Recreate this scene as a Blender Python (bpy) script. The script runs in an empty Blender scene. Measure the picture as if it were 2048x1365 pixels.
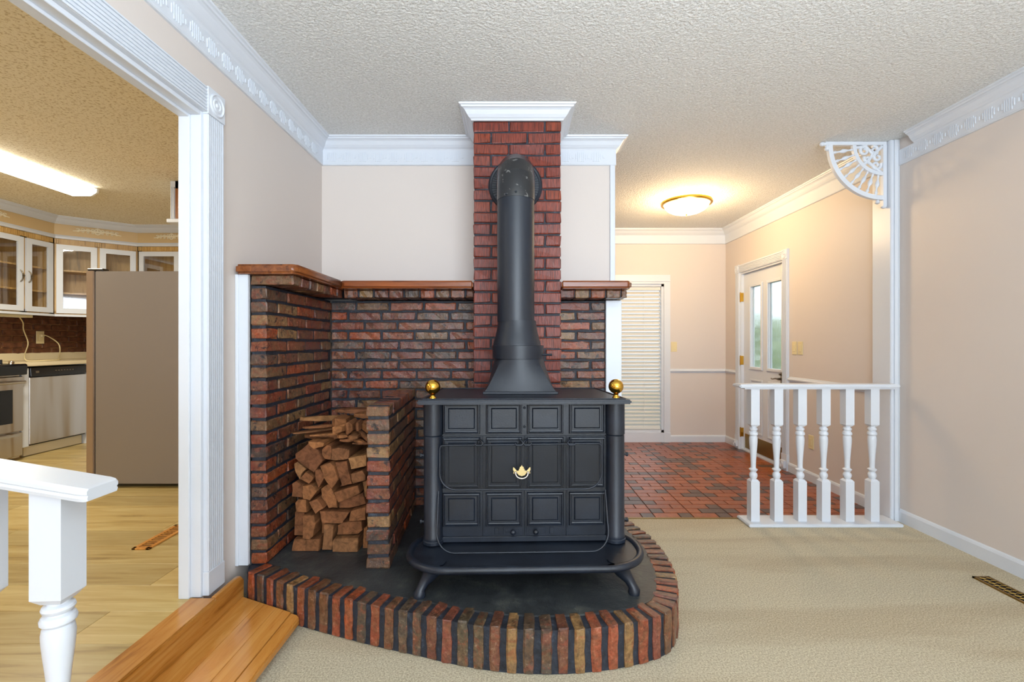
import bpy, bmesh, math, random
from mathutils import Vector, Matrix
C = bpy.context.scene
PI = math.pi
F = 950.0; CX = 1024.0; HY = 686.0; H = 1.22
# ------------------------------------------------------------ camera, world, light
cam = bpy.data.objects.new('camera', bpy.data.cameras.new('camera')); C.collection.objects.link(cam)
cam.location = (0, 0, H); cam.rotation_euler = (PI/2, 0, 0)
cam.data.sensor_width = 36; cam.data.lens = F/2048*36; cam.data.shift_y = (HY-682.5)/2048
cam.data.clip_start = .02
C.camera = cam
C.view_settings.view_transform = 'Standard'; C.view_settings.look = 'None'
C.view_settings.gamma = 1; C.view_settings.exposure = 0.07; C.view_settings.use_curve_mapping = False
w = bpy.data.worlds.new('world'); C.world = w; w.use_nodes = True
wn = w.node_tree; bg = wn.nodes['Background']
bg.inputs[0].default_value = (.80, .90, 1, 1); bg.inputs[1].default_value = 1.7

def area(name, loc, rot, sx, sy, power, col=(1, 1, 1)):
    l = bpy.data.lights.new(name, 'AREA'); l.shape = 'RECTANGLE'; l.size = sx; l.size_y = sy
    l.energy = power; l.color = col
    o = bpy.data.objects.new(name, l); C.collection.objects.link(o); o.location = loc; o.rotation_euler = rot
    return o
# daylight through the picture window behind the camera, bounced flash, added kitchen fills
area('window_daylight', (.9, -3.15, 1.45), (PI/2, 0, 0), 3.0, 1.9, 150, (.78, .89, 1))
area('bounce_flash', (.5, -.6, 1.7), (PI*.90, 0, 0), 1.6, 1.2, 112, (.78, .89, 1))
area('kitchen_cool_fill', (-3.4, -1.4, 1.6), (PI/2, 0, 0), 2.4, 1.3, 14, (.92, .95, 1))  # unseen fill added to brighten the kitchen; the wall behind it is solid
area('kitchen_warm_fill', (-3.2, .8, 2.5), (0, 0, 0), .3, 1.2, 28, (1, .90, .70))  # overhead fill added out of view, with no fixture around it

# ------------------------------------------------------------ materials
def lin(c):
    r = []
    for v in c:
        v = v/255.0; r.append(v/12.92 if v <= .04045 else ((v+.055)/1.055)**2.4)
    return tuple(r)+(1,)
def mat(name, col, rough=.5, metal=0, spec=None, emis=None, estr=0):
    m = bpy.data.materials.new(name); m.use_nodes = True
    b = m.node_tree.nodes['Principled BSDF']
    b.inputs['Base Color'].default_value = lin(col); b.inputs['Roughness'].default_value = rough
    b.inputs['Metallic'].default_value = metal
    if spec is not None: b.inputs['Specular IOR Level'].default_value = spec
    if emis: b.inputs['Emission Color'].default_value = lin(emis); b.inputs['Emission Strength'].default_value = estr
    return m
def nd(m, t, **k):
    n = m.node_tree.nodes.new(t)
    for a, v in k.items(): setattr(n, a, v)
    return n
def lk(m, a, b): m.node_tree.links.new(a, b)
def bsdf(m): return m.node_tree.nodes['Principled BSDF']
def coords(m, scale=(1, 1, 1), kind='pos', rot=(0, 0, 0)):
    if kind == 'pos':
        g = nd(m, 'ShaderNodeNewGeometry').outputs['Position']
    else:
        g = nd(m, 'ShaderNodeTexCoord').outputs[kind]
    mp = nd(m, 'ShaderNodeMapping'); mp.inputs['Scale'].default_value = scale; mp.inputs['Rotation'].default_value = rot
    lk(m, g, mp.inputs[0]); return mp.outputs[0]
def noise(m, vec, scale, detail=3, rough=.5, dist=0):
    n = nd(m, 'ShaderNodeTexNoise'); n.inputs['Scale'].default_value = scale; n.inputs['Detail'].default_value = detail
    n.inputs['Roughness'].default_value = rough; n.inputs['Distortion'].default_value = dist
    lk(m, vec, n.inputs['Vector']); return n.outputs[0]
def ramp(m, fac, stops, mode='LINEAR'):
    r = nd(m, 'ShaderNodeValToRGB'); cr = r.color_ramp; cr.interpolation = mode
    while len(cr.elements) > 1: cr.elements.remove(cr.elements[-1])
    cr.elements[0].position = stops[0][0]; cr.elements[0].color = lin(stops[0][1])
    for p, c in stops[1:]:
        e = cr.elements.new(p); e.color = lin(c)
    lk(m, fac, r.inputs[0]); return r.outputs[0]
def mix(m, fac, a, b, mode='MIX'):
    x = nd(m, 'ShaderNodeMix', data_type='RGBA', blend_type=mode)
    if isinstance(fac, (int, float)): x.inputs[0].default_value = fac
    else: lk(m, fac, x.inputs[0])
    for i, v in ((6, a), (7, b)):
        if isinstance(v, tuple): x.inputs[i].default_value = v
        else: lk(m, v, x.inputs[i])
    return x.outputs[2]
def bump(m, h, strength=.3, dist=.01):
    b = nd(m, 'ShaderNodeBump'); b.inputs['Strength'].default_value = strength; b.inputs['Distance'].default_value = dist
    lk(m, h, b.inputs['Height']); lk(m, b.outputs[0], bsdf(m).inputs['Normal'])
def bcol(m, c): lk(m, c, bsdf(m).inputs['Base Color'])
BW = lambda v: (v, v, v)

M = {}
def plain(key, *a, **k): M[key] = mat(key, *a, **k); return M[key]
plain('wall_paint', (214, 204, 197), .55)
m = M['wall_paint']; bump(m, noise(m, coords(m), 140, 3), .08, .002)
plain('kitchen_paint', (214, 186, 138), .5)
plain('white_trim', (214, 219, 227), .34)
m = M['white_trim']; bump(m, noise(m, coords(m, (1, 1, .25)), 120, 2), .05, .002)
plain('ceiling', (222, 217, 208), .85)
m = M['ceiling']; v = coords(m); n1 = noise(m, v, 75, 4, .65)
r1 = ramp(m, n1, [(.38, BW(0)), (.62, BW(255))]); bump(m, r1, .75, .010)
bcol(m, ramp(m, noise(m, v, 90, 3), [(.35, (232, 232, 228)), (.6, (252, 252, 250))]))
plain('kitchen_ceiling', (205, 185, 150), .85)
m = M['kitchen_ceiling']; v = coords(m); bump(m, noise(m, v, 80, 4, .7), .6, .010)
bcol(m, ramp(m, noise(m, v, 75, 3, .6), [(.36, (202, 188, 156)), (.48, (242, 236, 216))]))
plain('carpet', (205, 190, 160), .95, spec=.1)
m = M['carpet']; v = coords(m)
fine = noise(m, v, 150, 4, .8); blot = noise(m, coords(m, (.35, 2.6, 1), rot=(0, 0, -.75)), 1.6, 3, .5, .15)
c1 = ramp(m, fine, [(.36, (188, 172, 140)), (.64, (255, 246, 222))])
bcol(m, mix(m, 1.0, c1, ramp(m, blot, [(.40, (240, 236, 230)), (.52, (252, 252, 250))]), 'MULTIPLY'))
bump(m, fine, .9, .012)
# worn fireplace brick
def brickmat(key, stops, soot=.5, rough=.38, soot_top=False):
    m = plain(key, (120, 60, 45), rough)
    rnd = nd(m, 'ShaderNodeObjectInfo').outputs['Random']
    base = ramp(m, rnd, stops, 'CONSTANT')
    v = coords(m)
    n = noise(m, v, 14, 4, .65); n2 = noise(m, v, 55, 5, .75); n3 = noise(m, v, 26, 4, .7, .4)
    base = mix(m, ramp(m, n, [(.44, BW(0)), (.60, BW(190))]), base, lin((120, 88, 60)))
    n4 = noise(m, v, 20, 4, .7, .8); base = mix(m, ramp(m, n4, [(.50, BW(0)), (.62, BW(170))]), base, lin((148, 68, 44)))
    base = mix(m, ramp(m, n3, [(.56, BW(0)), (.66, BW(int(255*soot)))]), base, lin((38, 36, 40)))
    base = mix(m, ramp(m, n2, [(.60, BW(0)), (.68, BW(150))]), base, lin((190, 164, 138)))
    base = mix(m, 1.0, base, ramp(m, n2, [(.2, BW(150)), (.6, BW(255))]), 'MULTIPLY')
    if soot_top:   # years of ash ground into the top arris
        sep = nd(m, 'ShaderNodeSeparateXYZ'); lk(m, v, sep.inputs[0])
        ad = nd(m, 'ShaderNodeMath', operation='MULTIPLY_ADD'); lk(m, n3, ad.inputs[0]); ad.inputs[1].default_value = .06; lk(m, sep.outputs[2], ad.inputs[2])
        base = mix(m, ramp(m, ad.outputs[0], [(.190, BW(0)), (.205, BW(190))]), base, lin((40, 34, 30)))
    bcol(m, base); bump(m, n2, .55, .006)
    lk(m, ramp(m, n, [(.3, BW(64)), (.7, BW(140))]), bsdf(m).inputs['Roughness'])
    return m
ST = [(0, (126, 62, 44)), (.12, (110, 66, 50)), (.24, (134, 74, 50)), (.34, (118, 88, 62)), (.46, (110, 60, 50)), (.58, (146, 112, 74)),
      (.66, (96, 74, 62)), (.76, (130, 64, 42)), (.86, (78, 64, 58)), (.93, (158, 76, 42))]
brickmat('old_brick', ST, .95)
brickmat('hearth_brick', [(0, (146, 74, 50)), (.12, (112, 78, 56)), (.24, (168, 82, 48)), (.36, (92, 80, 62)), (.46, (132, 76, 60)), (.58, (150, 116, 74)),
      (.68, (116, 70, 56)), (.8, (160, 84, 58)), (.9, (88, 76, 64))], .6, soot_top=True)
m = plain('chimney_brick', (150, 62, 42), .45)
rnd = nd(m, 'ShaderNodeObjectInfo').outputs['Random']
base = ramp(m, rnd, [(0, (136, 58, 38)), (.5, (122, 49, 35)), (1, (146, 66, 40))])
st = noise(m, coords(m, (1, 1, .06)), 210, 2); v = coords(m)
base = mix(m, 1.0, base, ramp(m, st, [(.35, BW(165)), (.6, BW(255))]), 'MULTIPLY')
base = mix(m, ramp(m, noise(m, coords(m, (1, 1, .4)), 60, 3), [(.66, BW(0)), (.76, BW(110))]), base, lin((200, 150, 130)))
bcol(m, base); bump(m, st, .7, .004)
m = plain('mortar', (46, 52, 62), .6); v = coords(m)
bcol(m, ramp(m, noise(m, v, 30, 4, .7), [(.3, (16, 18, 24)), (.6, (36, 42, 54)), (.75, (78, 86, 98))])); bump(m, noise(m, v, 60, 4, .7), .6, .008)
m = plain('hearth_slate', (40, 43, 46), .45); v = coords(m)
bcol(m, ramp(m, noise(m, v, 6, 6, .7, .3), [(.3, (28, 31, 36)), (.55, (52, 56, 58)), (.72, (84, 86, 80))])); bump(m, noise(m, v, 22, 5, .7), .5, .01)
def woodmat(key, a, b, rough, axis, scale=1.0, dark=None, spec=None):
    m = plain(key, a, rough, spec=spec); sc = {'x': (1.2, 14, 14), 'y': (14, 1.2, 14), 'z': (14, 14, 1.2)}[axis]
    info = nd(m, 'ShaderNodeObjectInfo').outputs['Random']
    v = coords(m, tuple(s*scale for s in sc))
    add = nd(m, 'ShaderNodeVectorMath', operation='ADD'); lk(m, v, add.inputs[0])
    mul = nd(m, 'ShaderNodeMath', operation='MULTIPLY'); mul.inputs[1].default_value = 37; lk(m, info, mul.inputs[0])
    cmb = nd(m, 'ShaderNodeCombineXYZ'); lk(m, mul.outputs[0], cmb.inputs[2]); lk(m, cmb.outputs[0], add.inputs[1])
    n = noise(m, add.outputs[0], 1.6, 6, .62, 1.1)
    c = ramp(m, n, [(.28, dark or tuple(int(x*.72) for x in b)), (.42, b), (.66, a)])
    c = mix(m, 1.0, c, ramp(m, info, [(0, BW(225)), (1, BW(255))]), 'MULTIPLY')
    bcol(m, c); bump(m, n, .12, .003); return m
woodmat('plank_wood', (204, 184, 128), (184, 158, 98), .30, 'x', .9, (148, 122, 70))
woodmat('oak_step', (216, 156, 80), (200, 134, 58), .18, 'y', 1.0, (150, 92, 32))
woodmat('oak_mantel', (150, 82, 40), (122, 62, 28), .25, 'x', 1.0, (52, 28, 16))
woodmat('oak_mantel_side', (158, 92, 46), (126, 68, 32), .25, 'y', 1.6, (50, 30, 18))
woodmat('cabinet_wood', (222, 184, 118), (200, 158, 92), .4, 'z', 1.0)
woodmat('cabinet_wood_dark', (168, 104, 48), (140, 82, 36), .4, 'z', 1.0)
m = plain('split_log', (160, 104, 64), .8, spec=.2)
info = nd(m, 'ShaderNodeObjectInfo').outputs['Random']; v = coords(m, (1, .2, 1))
c = ramp(m, info, [(0, (150, 98, 62)), (.3, (132, 84, 54)), (.55, (168, 112, 68)), (.8, (120, 76, 50)), (1, (178, 128, 82))])
n = noise(m, v, 26, 5, .7, .8); c = mix(m, 1.0, c, ramp(m, n, [(.3, BW(160)), (.65, BW(255))]), 'MULTIPLY'); bcol(m, c); bump(m, n, .5, .006)
m = plain('floor_tile', (150, 80, 50), .3); info = nd(m, 'ShaderNodeObjectInfo').outputs['Random']
n = noise(m, coords(m), 30, 4, .6); 
m.node_tree.nodes
c = ramp(m, info, [(0, (160, 82, 38)), (.35, (176, 92, 40)), (.6, (150, 74, 36)), (1, (168, 88, 42))])
bcol(m, mix(m, 1.0, c, ramp(m, n, [(.3, BW(200)), (.7, BW(255))]), 'MULTIPLY')); bump(m, n, .1, .003)
m = plain('floor_tile_dark', (96, 66, 54), .32); n = noise(m, coords(m), 30, 4, .6)
bcol(m, ramp(m, n, [(.3, (66, 50, 46)), (.7, (92, 66, 56))])); bump(m, n, .1, .003)
plain('grout', (98, 64, 48), .8)
m = plain('cast_iron', (52, 58, 70), .40, spec=.5); v = coords(m)
bcol(m, ramp(m, noise(m, v, 9, 4, .6), [(.3, (17, 22, 32)), (.7, (29, 37, 50))])); bump(m, noise(m, v, 160, 3), .12, .003)
m = plain('stove_pipe', (24, 31, 42), .42, spec=.5); v = coords(m); bump(m, noise(m, v, 200, 2), .05, .002)
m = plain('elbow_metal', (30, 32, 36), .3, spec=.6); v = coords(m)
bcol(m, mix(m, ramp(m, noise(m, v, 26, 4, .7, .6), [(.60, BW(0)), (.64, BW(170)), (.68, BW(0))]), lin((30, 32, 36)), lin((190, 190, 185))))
plain('brass', (214, 168, 70), .16, 1)
plain('antique_brass', (150, 120, 62), .3, 1)
plain('pale_brass', (226, 208, 160), .25, 1)
plain('chrome', (200, 196, 188), .2, 1)
plain('pewter', (130, 120, 104), .35, 1)
plain('ivory_plastic', (224, 208, 160), .4)
plain('white_plastic', (236, 236, 230), .4)
m = plain('steel', (184, 176, 168), .32, 1)
v = coords(m, (3, 3, .35)); bcol(m, ramp(m, noise(m, v, 1.9, 1, .4, .6), [(.30, (168, 150, 126)), (.42, (194, 188, 182)), (.7, (206, 204, 204))]))
plain('fridge_side', (140, 132, 126), .42, .35); plain('fridge_door', (168, 150, 134), .35, .7)
plain('black_plastic', (22, 22, 26), .25); plain('black_glass', (16, 17, 22), .08); plain('shade_black', (12, 11, 10), .9)
plain('ivory_cream', (244, 234, 206), .5); plain('counter', (226, 212, 178), .35); plain('blind', (216, 214, 208), .5)
m = plain('kitchen_brick', (92, 54, 34), .6); v = coords(m)
bcol(m, ramp(m, noise(m, v, 20, 3), [(.3, (74, 42, 28)), (.7, (112, 68, 42))])); plain('kitchen_mortar', (138, 100, 62), .8)
plain('diffuser', (255, 255, 255), .4, emis=(255, 246, 228), estr=7)
plain('lamp_bowl', (255, 250, 240), .4, emis=(255, 226, 170), estr=9)
m = plain('glass', (255, 255, 255), .02); b = bsdf(m); b.inputs['Transmission Weight'].default_value = 1; b.inputs['IOR'].default_value = 1.1
# thin door glass with etched ripple
m = plain('ripple_glass', (250, 255, 252), .12); b = bsdf(m); b.inputs['Transmission Weight'].default_value = 1; b.inputs['IOR'].default_value = 1.2
bump(m, noise(m, coords(m, (1, 1, .4)), 60, 3), .3, .004)
m = plain('cabinet_glass', (255, 255, 255), .03)
nt = m.node_tree; tr = nd(m, 'ShaderNodeBsdfTransparent'); gl = nd(m, 'ShaderNodeBsdfGlossy'); gl.inputs['Roughness'].default_value = .03
mx = nd(m, 'ShaderNodeMixShader'); mx.inputs[0].default_value = .10; lk(m, tr.outputs[0], mx.inputs[1]); lk(m, gl.outputs[0], mx.inputs[2])
lk(m, mx.outputs[0], nt.nodes['Material Output'].inputs[0])
m = plain('screen_mesh', (20, 22, 28), .7)
tr = nd(m, 'ShaderNodeBsdfTransparent'); mx = nd(m, 'ShaderNodeMixShader'); mx.inputs[0].default_value = .38
lk(m, tr.outputs[0], mx.inputs[1]); lk(m, bsdf(m).outputs[0], mx.inputs[2]); lk(m, mx.outputs[0], m.node_tree.nodes['Material Output'].inputs[0])
m = plain('foliage', (150, 168, 120), .6); plain('lawn', (120, 140, 90), .9); plain('porch_brick', (150, 140, 120), .8)

# ------------------------------------------------------------ mesh helpers
class MB:
    def __init__(s): s.v = []; s.f = []; s.sm = False
    def add(s, vs, fs):
        o = len(s.v); s.v += [tuple(v) for v in vs]; s.f += [tuple(i+o for i in f) for f in fs]; return s
    def box(s, x0, x1, y0, y1, z0, z1, mtx=None):
        vs = [Vector(p) for p in ((x0,y0,z0),(x1,y0,z0),(x1,y1,z0),(x0,y1,z0),(x0,y0,z1),(x1,y0,z1),(x1,y1,z1),(x0,y1,z1))]
        if mtx: vs = [mtx @ v for v in vs]
        return s.add(vs, [(0,3,2,1),(4,5,6,7),(0,1,5,4),(1,2,6,5),(2,3,7,6),(3,0,4,7)])
    def prism(s, poly, a, b, plane='xy', mtx=None):
        def P(p, t):
            return Vector({'xy': (p[0], p[1], t), 'xz': (p[0], t, p[1]), 'yz': (t, p[0], p[1])}[plane])
        n = len(poly); vs = [P(p, a) for p in poly]+[P(p, b) for p in poly]
        if mtx: vs = [mtx @ v for v in vs]
        return s.add(vs, [tuple(range(n))[::-1], tuple(range(n, 2*n))]+[(i, (i+1) % n, n+(i+1) % n, n+i) for i in range(n)])
    def lathe(s, prof, mtx=None, n=24, cap=True):
        vs = []
        for r, z in prof:
            for k in range(n):
                a = 2*PI*k/n; vs.append(Vector((r*math.cos(a), r*math.sin(a), z)))
        if mtx: vs = [mtx @ v for v in vs]
        fs = []
        for i in range(len(prof)-1):
            for k in range(n):
                a = i*n+k; b = i*n+(k+1) % n; fs.append((a, b, b+n, a+n))
        if cap: fs.append(tuple(range(n))[::-1]); fs.append(tuple(range((len(prof)-1)*n, len(prof)*n)))
        return s.add(vs, fs)
    def tube(s, pts, r, n=8):
        pts = [Vector(p) for p in pts]; rr = r if isinstance(r, (list, tuple)) else [r]*len(pts)
        up = None; rings = []
        for i, p in enumerate(pts):
            t = (pts[min(i+1, len(pts)-1)]-pts[max(i-1, 0)]).normalized()
            if up is None:
                up = Vector((0, 0, 1)) if abs(t.z) < .9 else Vector((0, 1, 0))
            side = t.cross(up).normalized(); up = side.cross(t).normalized()
            rings.append([p+(side*math.cos(2*PI*k/n)+up*math.sin(2*PI*k/n))*rr[i] for k in range(n)])
        vs = [q for g in rings for q in g]; fs = []
        for i in range(len(pts)-1):
            for k in range(n):
                a = i*n+k; b = i*n+(k+1) % n; fs.append((a, b, b+n, a+n))
        fs.append(tuple(range(n))[::-1]); fs.append(tuple(range((len(pts)-1)*n, len(pts)*n)))
        return s.add(vs, fs)
    def sweep(s, path, prof, zc, right=1):
        # path in XY, prof = (out, dz) ; out goes to the right of travel
        P = [Vector((p[0], p[1])) for p in path]; offs = []
        for i in range(len(P)):
            ds = []
            if i > 0: ds.append((P[i]-P[i-1]).normalized())
            if i < len(P)-1: ds.append((P[i+1]-P[i]).normalized())
            ns = [Vector((d.y, -d.x))*right for d in ds]
            if len(ns) == 1: offs.append(ns[0])
            else:
                b = (ns[0]+ns[1]).normalized(); offs.append(b/max(.3, b.dot(ns[0])))
        n = len(prof); vs = []
        for p, o in zip(P, offs):
            for a, dz in prof: vs.append((p.x+o.x*a, p.y+o.y*a, zc+dz))
        fs = []
        for i in range(len(P)-1):
            for k in range(n):
                a = i*n+k; b = i*n+(k+1) % n; fs.append((a, b, b+n, a+n))
        fs.append(tuple(range(n))); fs.append(tuple(range((len(P)-1)*n, len(P)*n))[::-1])
        return s.add(vs, fs)
    def mesh(s, name, smooth=None, bev=0, seg=1):
        me = bpy.data.meshes.new(name); me.from_pydata(s.v, [], s.f)
        bm = bmesh.new(); bm.from_mesh(me)
        bmesh.ops.recalc_face_normals(bm, faces=bm.faces)
        if bev: bmesh.ops.bevel(bm, geom=[e for e in bm.edges if len(e.link_faces) == 2 and e.calc_face_angle(0) > .6], offset=bev, segments=seg, affect='EDGES', clamp_overlap=True)
        if smooth:
            for f in bm.faces: f.smooth = True
            for e in bm.edges:
                if len(e.link_faces) == 2 and e.calc_face_angle(0) > smooth: e.smooth = False
        bm.to_mesh(me); bm.free(); return me
    def obj(s, name, m, parent=None, smooth=None, bev=0, seg=1):
        me = s.mesh(name, smooth, bev, seg); me.materials.append(M[m] if isinstance(m, str) else m)
        return link(name, me, parent)
def link(name, me, parent=None):
    o = bpy.data.objects.new(name, me); C.collection.objects.link(o)
    if parent:
        o.parent = parent; o.matrix_parent_inverse = pinv(parent)
    return o
def wmat(o):
    m = Matrix.LocRotScale(o.location, o.rotation_euler, o.scale)
    return (wmat(o.parent) @ o.matrix_parent_inverse @ m) if o.parent else m
def pinv(p): return wmat(p).inverted()
def B(*a, **k): return MB().box(*a, **k)
def tag(o, label, cat, group=None):
    o['label'] = label; o['category'] = cat
    if group: o['group'] = group
    return o
def thing(name, label, cat, loc=(0, 0, 0), group=None):
    o = bpy.data.objects.new(name, None); C.collection.objects.link(o); o.location = loc; o.empty_display_size = .1
    return tag(o, label, cat, group)
def struct(o, label=None):
    o['kind'] = 'structure'
    if label: o['label'] = label
    return o
def stempty(name, loc=(0, 0, 0), label=None):
    o = bpy.data.objects.new(name, None); C.collection.objects.link(o); o.location = loc; return struct(o, label)
def dup(o, parent=None, mtx=None):
    c = o.copy(); C.collection.objects.link(c)
    if parent: c.parent = parent
    for ch in list(o.children): dup(ch, c)
    return c

# ------------------------------------------------------------ key dimensions
XL, XR, XE = -1.30, 2.65, 2.62        # left wall, right living wall, right entry wall
ZC, ZK, KC = 2.61, .155, 2.55         # ceiling, kitchen floor, kitchen ceiling
YB, YB2, YF, YT = 3.248, 3.37, 5.824, 3.30   # alcove drywall front/back, far wall, tile edge
YN = -3.3

# ------------------------------------------------------------ room shell
mb = MB(); mb.box(XL-.08, XL, 2.0, YF+.1, -.05, ZC); mb.box(XL-.08, XL, -.8, 2.0, 2.19, ZC); mb.box(XL-.08, XL, YN, -.8, -.05, ZC)
struct(mb.obj('wall_left', 'wall_paint'), 'pale pink-beige wall left of the stove with a wide opening to the kitchen')
struct(B(XL, .697, YB, YB2, -.05, ZC).obj('wall_alcove', 'wall_paint'), 'pale drywall above the brick behind the stove')
struct(B(XR, XR+.1, YN, 3.41, -.05, ZC).obj('wall_right', 'wall_paint'), 'pale pink-beige living room wall on the right')
DY0, DY1, DZ = 4.575, 5.445, 2.02
mb = MB(); mb.box(XE, XR+.1, 3.41, DY0, -.05, ZC); mb.box(XE, XR+.1, DY1, YF+.1, -.05, ZC); mb.box(XE, XR+.1, DY0, DY1, DZ, ZC)
struct(mb.obj('wall_entry', 'wall_paint'), 'warm lit entry wall around the front door')
WX0, WX1, WZ0, WZ1 = .93, 1.86, .12, 1.94
mb = MB(); mb.box(XL, WX0, YF, YF+.1, -.05, ZC); mb.box(WX1, XR, YF, YF+.1, -.05, ZC); mb.box(WX0, WX1, YF, YF+.1, -.05, WZ0); mb.box(WX0, WX1, YF, YF+.1, WZ1, ZC)
struct(mb.obj('wall_far', 'wall_paint'), 'warm lit far wall of the entry with a tall window')
mb = MB(); mb.box(XL-.08, -.9, YN-.1, YN, -.05, ZC); mb.box(-.9, XR+.1, YN-.1, YN, -.05, .4); mb.box(-.9, XR+.1, YN-.1, YN, 2.45, ZC)
struct(mb.obj('wall_back', 'wall_paint'))
struct(B(XL-.08, XR+.1, YN-.1, YF+.1, ZC, ZC+.08).obj('ceiling', 'ceiling'), 'off-white textured ceiling')
struct(B(XL-.05, XR, YN, YT, -.08, 0).obj('floor_carpet', 'carpet'), 'beige cut-pile carpet')
# kitchen shell
KX, KY = -5.12, 5.74
struct(B(KX-.1, KX, -1.6, KY+.1, 0, KC).obj('wall_kitchen_left', 'kitchen_paint'))
struct(B(KX, -2.24, KY, KY+.1, 0, KC).obj('wall_kitchen_far', 'kitchen_paint'))
mb = MB(); mb.box(-2.34, -2.24, 3.42, KY, 0, KC); mb.box(-2.34, XL-.08, 3.34, 3.42, 0, KC)
struct(mb.obj('wall_kitchen_right', 'kitchen_paint'))
struct(B(KX, XL-.08, -1.6, -1.5, 0, KC).obj('wall_kitchen_back', 'kitchen_paint'))
struct(B(KX-.1, XL-.08, -1.6, KY+.1, KC, KC+.1).obj('ceiling_kitchen', 'kitchen_ceiling'), 'cream popcorn ceiling of the kitchen')
# kitchen plank floor
kf = struct(B(KX, -1.334, -1.5, KY, 0, ZK-.012).obj('floor_kitchen', 'grout'), 'light oak plank kitchen floor')
rg = random.Random(5); y = -.35; row = 0
PLM = {}
while y < KY-.02:
    w_ = .203; x = KX + rg.choice([-.1, -.5, -.9])
    while x < -1.334:
        a = max(x, KX); b = min(x+1.21, -1.334)
        if b-a > .05:
            key = (round(b-a, 3))
            if key not in PLM:
                me = B(-(b-a)/2+.0006, (b-a)/2-.0006, -w_/2+.0006, w_/2-.0006, -.012, 0).mesh('plank', bev=.0012); me.materials.append(M['plank_wood']); PLM[key] = me
            o = link('plank', PLM[key], kf); o.location = ((a+b)/2, y+w_/2, ZK)
        x += 1.21
    y += w_; row += 1
# entry tile floor
tf = struct(B(XL, XE, YT, YF, -.08, -.003).obj('floor_entry', 'grout'), 'red and brown quarry tile entry floor')
struct(B(XL, XR, YT-.012, YT+.006, -.02, .004).obj('trim_1', 'antique_brass'), 'thin carpet edge strip at the tile')
rg = random.Random(11); tl, ts, th = .18, .09, .0895
tiles = []
y = YT+.006; row = 0
while y+th < YF+.02:
    x = XE
    seq = (tl, ts) if row % 2 else (ts, tl); k = 0
    while x > XL+.02:
        L = seq[k % 2]; k += 1
        tiles.append((x-L, x, y, min(y+th, YF), L < .1 and rg.random() < .62 or rg.random() < .10)); x -= L
    y += th; row += 1
tm = {}
for L in (tl, ts):
    for d in (0, 1):
        me = B(-L/2+.003, L/2-.003, -th/2+.003, th/2-.003, -.004, .003).mesh('tile', bev=.0015); me.materials.append(M['floor_tile_dark' if d else 'floor_tile']); tm[(L, d)] = me
vis = [t for t in tiles if t[0] > .62]; vis.sort(key=lambda t: t[2]); part = set(id(t) for t in vis[:300])
rest = {0: MB(), 1: MB(), 2: MB()}
for t in tiles:
    if id(t) in part:
        o = link('tile', tm[(tl if t[1]-t[0] > .1 else ts, 1 if t[4] else 0)], tf); o.location = ((t[0]+t[1])/2, (t[2]+t[3])/2, 0)
    else: rest[1 if t[4] else 0].box(max(t[0], XL)+.003, t[1]-.003, t[2]+.003, t[3]-.003, -.004, .003)
for i in (0, 1):
    o = rest[i].obj('distant_tiles', 'floor_tile_dark' if i else 'floor_tile', tf); o['kind'] = 'stuff'

# ------------------------------------------------------------ crown, frieze, baseboards, casings
CRP = [(0, -.077), (.012, -.077), (.017, -.069), (.024, -.064), (.036, -.050), (.048, -.030), (.058, -.022), (.066, -.020), (.070, -.012), (.078, -.009), (.080, -.002), (.080, 0), (0, 0)]
FRP = [(0, -.180), (.010, -.180), (.014, -.176), (.012, -.170), (.012, -.077), (0, -.077)]
tn = [1]
def trim(mb, mtl='white_trim', label=None, smooth=None, bev=0):
    tn[0] += 1; return struct(mb.obj('trim_%d' % tn[0], mtl, smooth=smooth, bev=bev), label)
def crown(path, frieze=True, zc=ZC, label=None, carve=None):
    o = trim(MB().sweep(path, CRP, zc), label=label)
    if frieze: MB().sweep(path, FRP, zc).obj('frieze', 'white_trim', o)
    for (p, q) in (carve or []):
        p = Vector((p[0], p[1], 0)); q = Vector((q[0], q[1], 0)); d = (q-p).normalized(); nr = Vector((d.y, -d.x, 0)); L = (q-p).length
        mx = Matrix(((d.x, nr.x, 0, p.x), (d.y, nr.y, 0, p.y), (0, 0, 1, 0), (0, 0, 0, 1)))
        c = MB(); t = .02
        while t < L-.10:
            for i, (h0, h1) in enumerate(((-.140, -.104), (-.156, -.092), (-.156, -.092), (-.156, -.092), (-.156, -.092), (-.140, -.104))):
                a = t+i*.0125; c.box(a, a+.0055, .012, .0152, zc+h0, zc+h1, mx)
            c.box(t+.078, t+.090, .012, .0152, zc-.133, zc-.113, mx)
            t += .105
        c.obj('carved_band', 'white_trim', o)
    return o
crown([(XL, YN), (XL, YB), (-.228, YB)], label='white crown moulding with carved frieze on the left and back walls', carve=[((XL, .2), (XL, YB-.02)), ((XL+.02, YB), (-.24, YB))])
crown([(.29, YB), (.697, YB), (.697, YB2), (XL, YB2)], label='white crown moulding wrapping the wall end right of the chimney', carve=[((.31, YB), (.68, YB))])
crown([(-.228, YB-.09), (-.228, 2.815), (.29, 2.815), (.29, YB-.09)], False, label='white crown moulding wrapped round the chimney top')
crown([(XL, YF), (XE, YF), (XE, 3.41)], label='white crown moulding in the entry')
o = trim(MB().sweep([(XR, 3.12), (XR, YN)], CRP, ZC), label='white crown moulding on the right wall')
MB().sweep([(XR, 3.24), (XR, YN)], FRP, ZC).obj('frieze', 'white_trim', o)
c = MB(); t = 3.19
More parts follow.
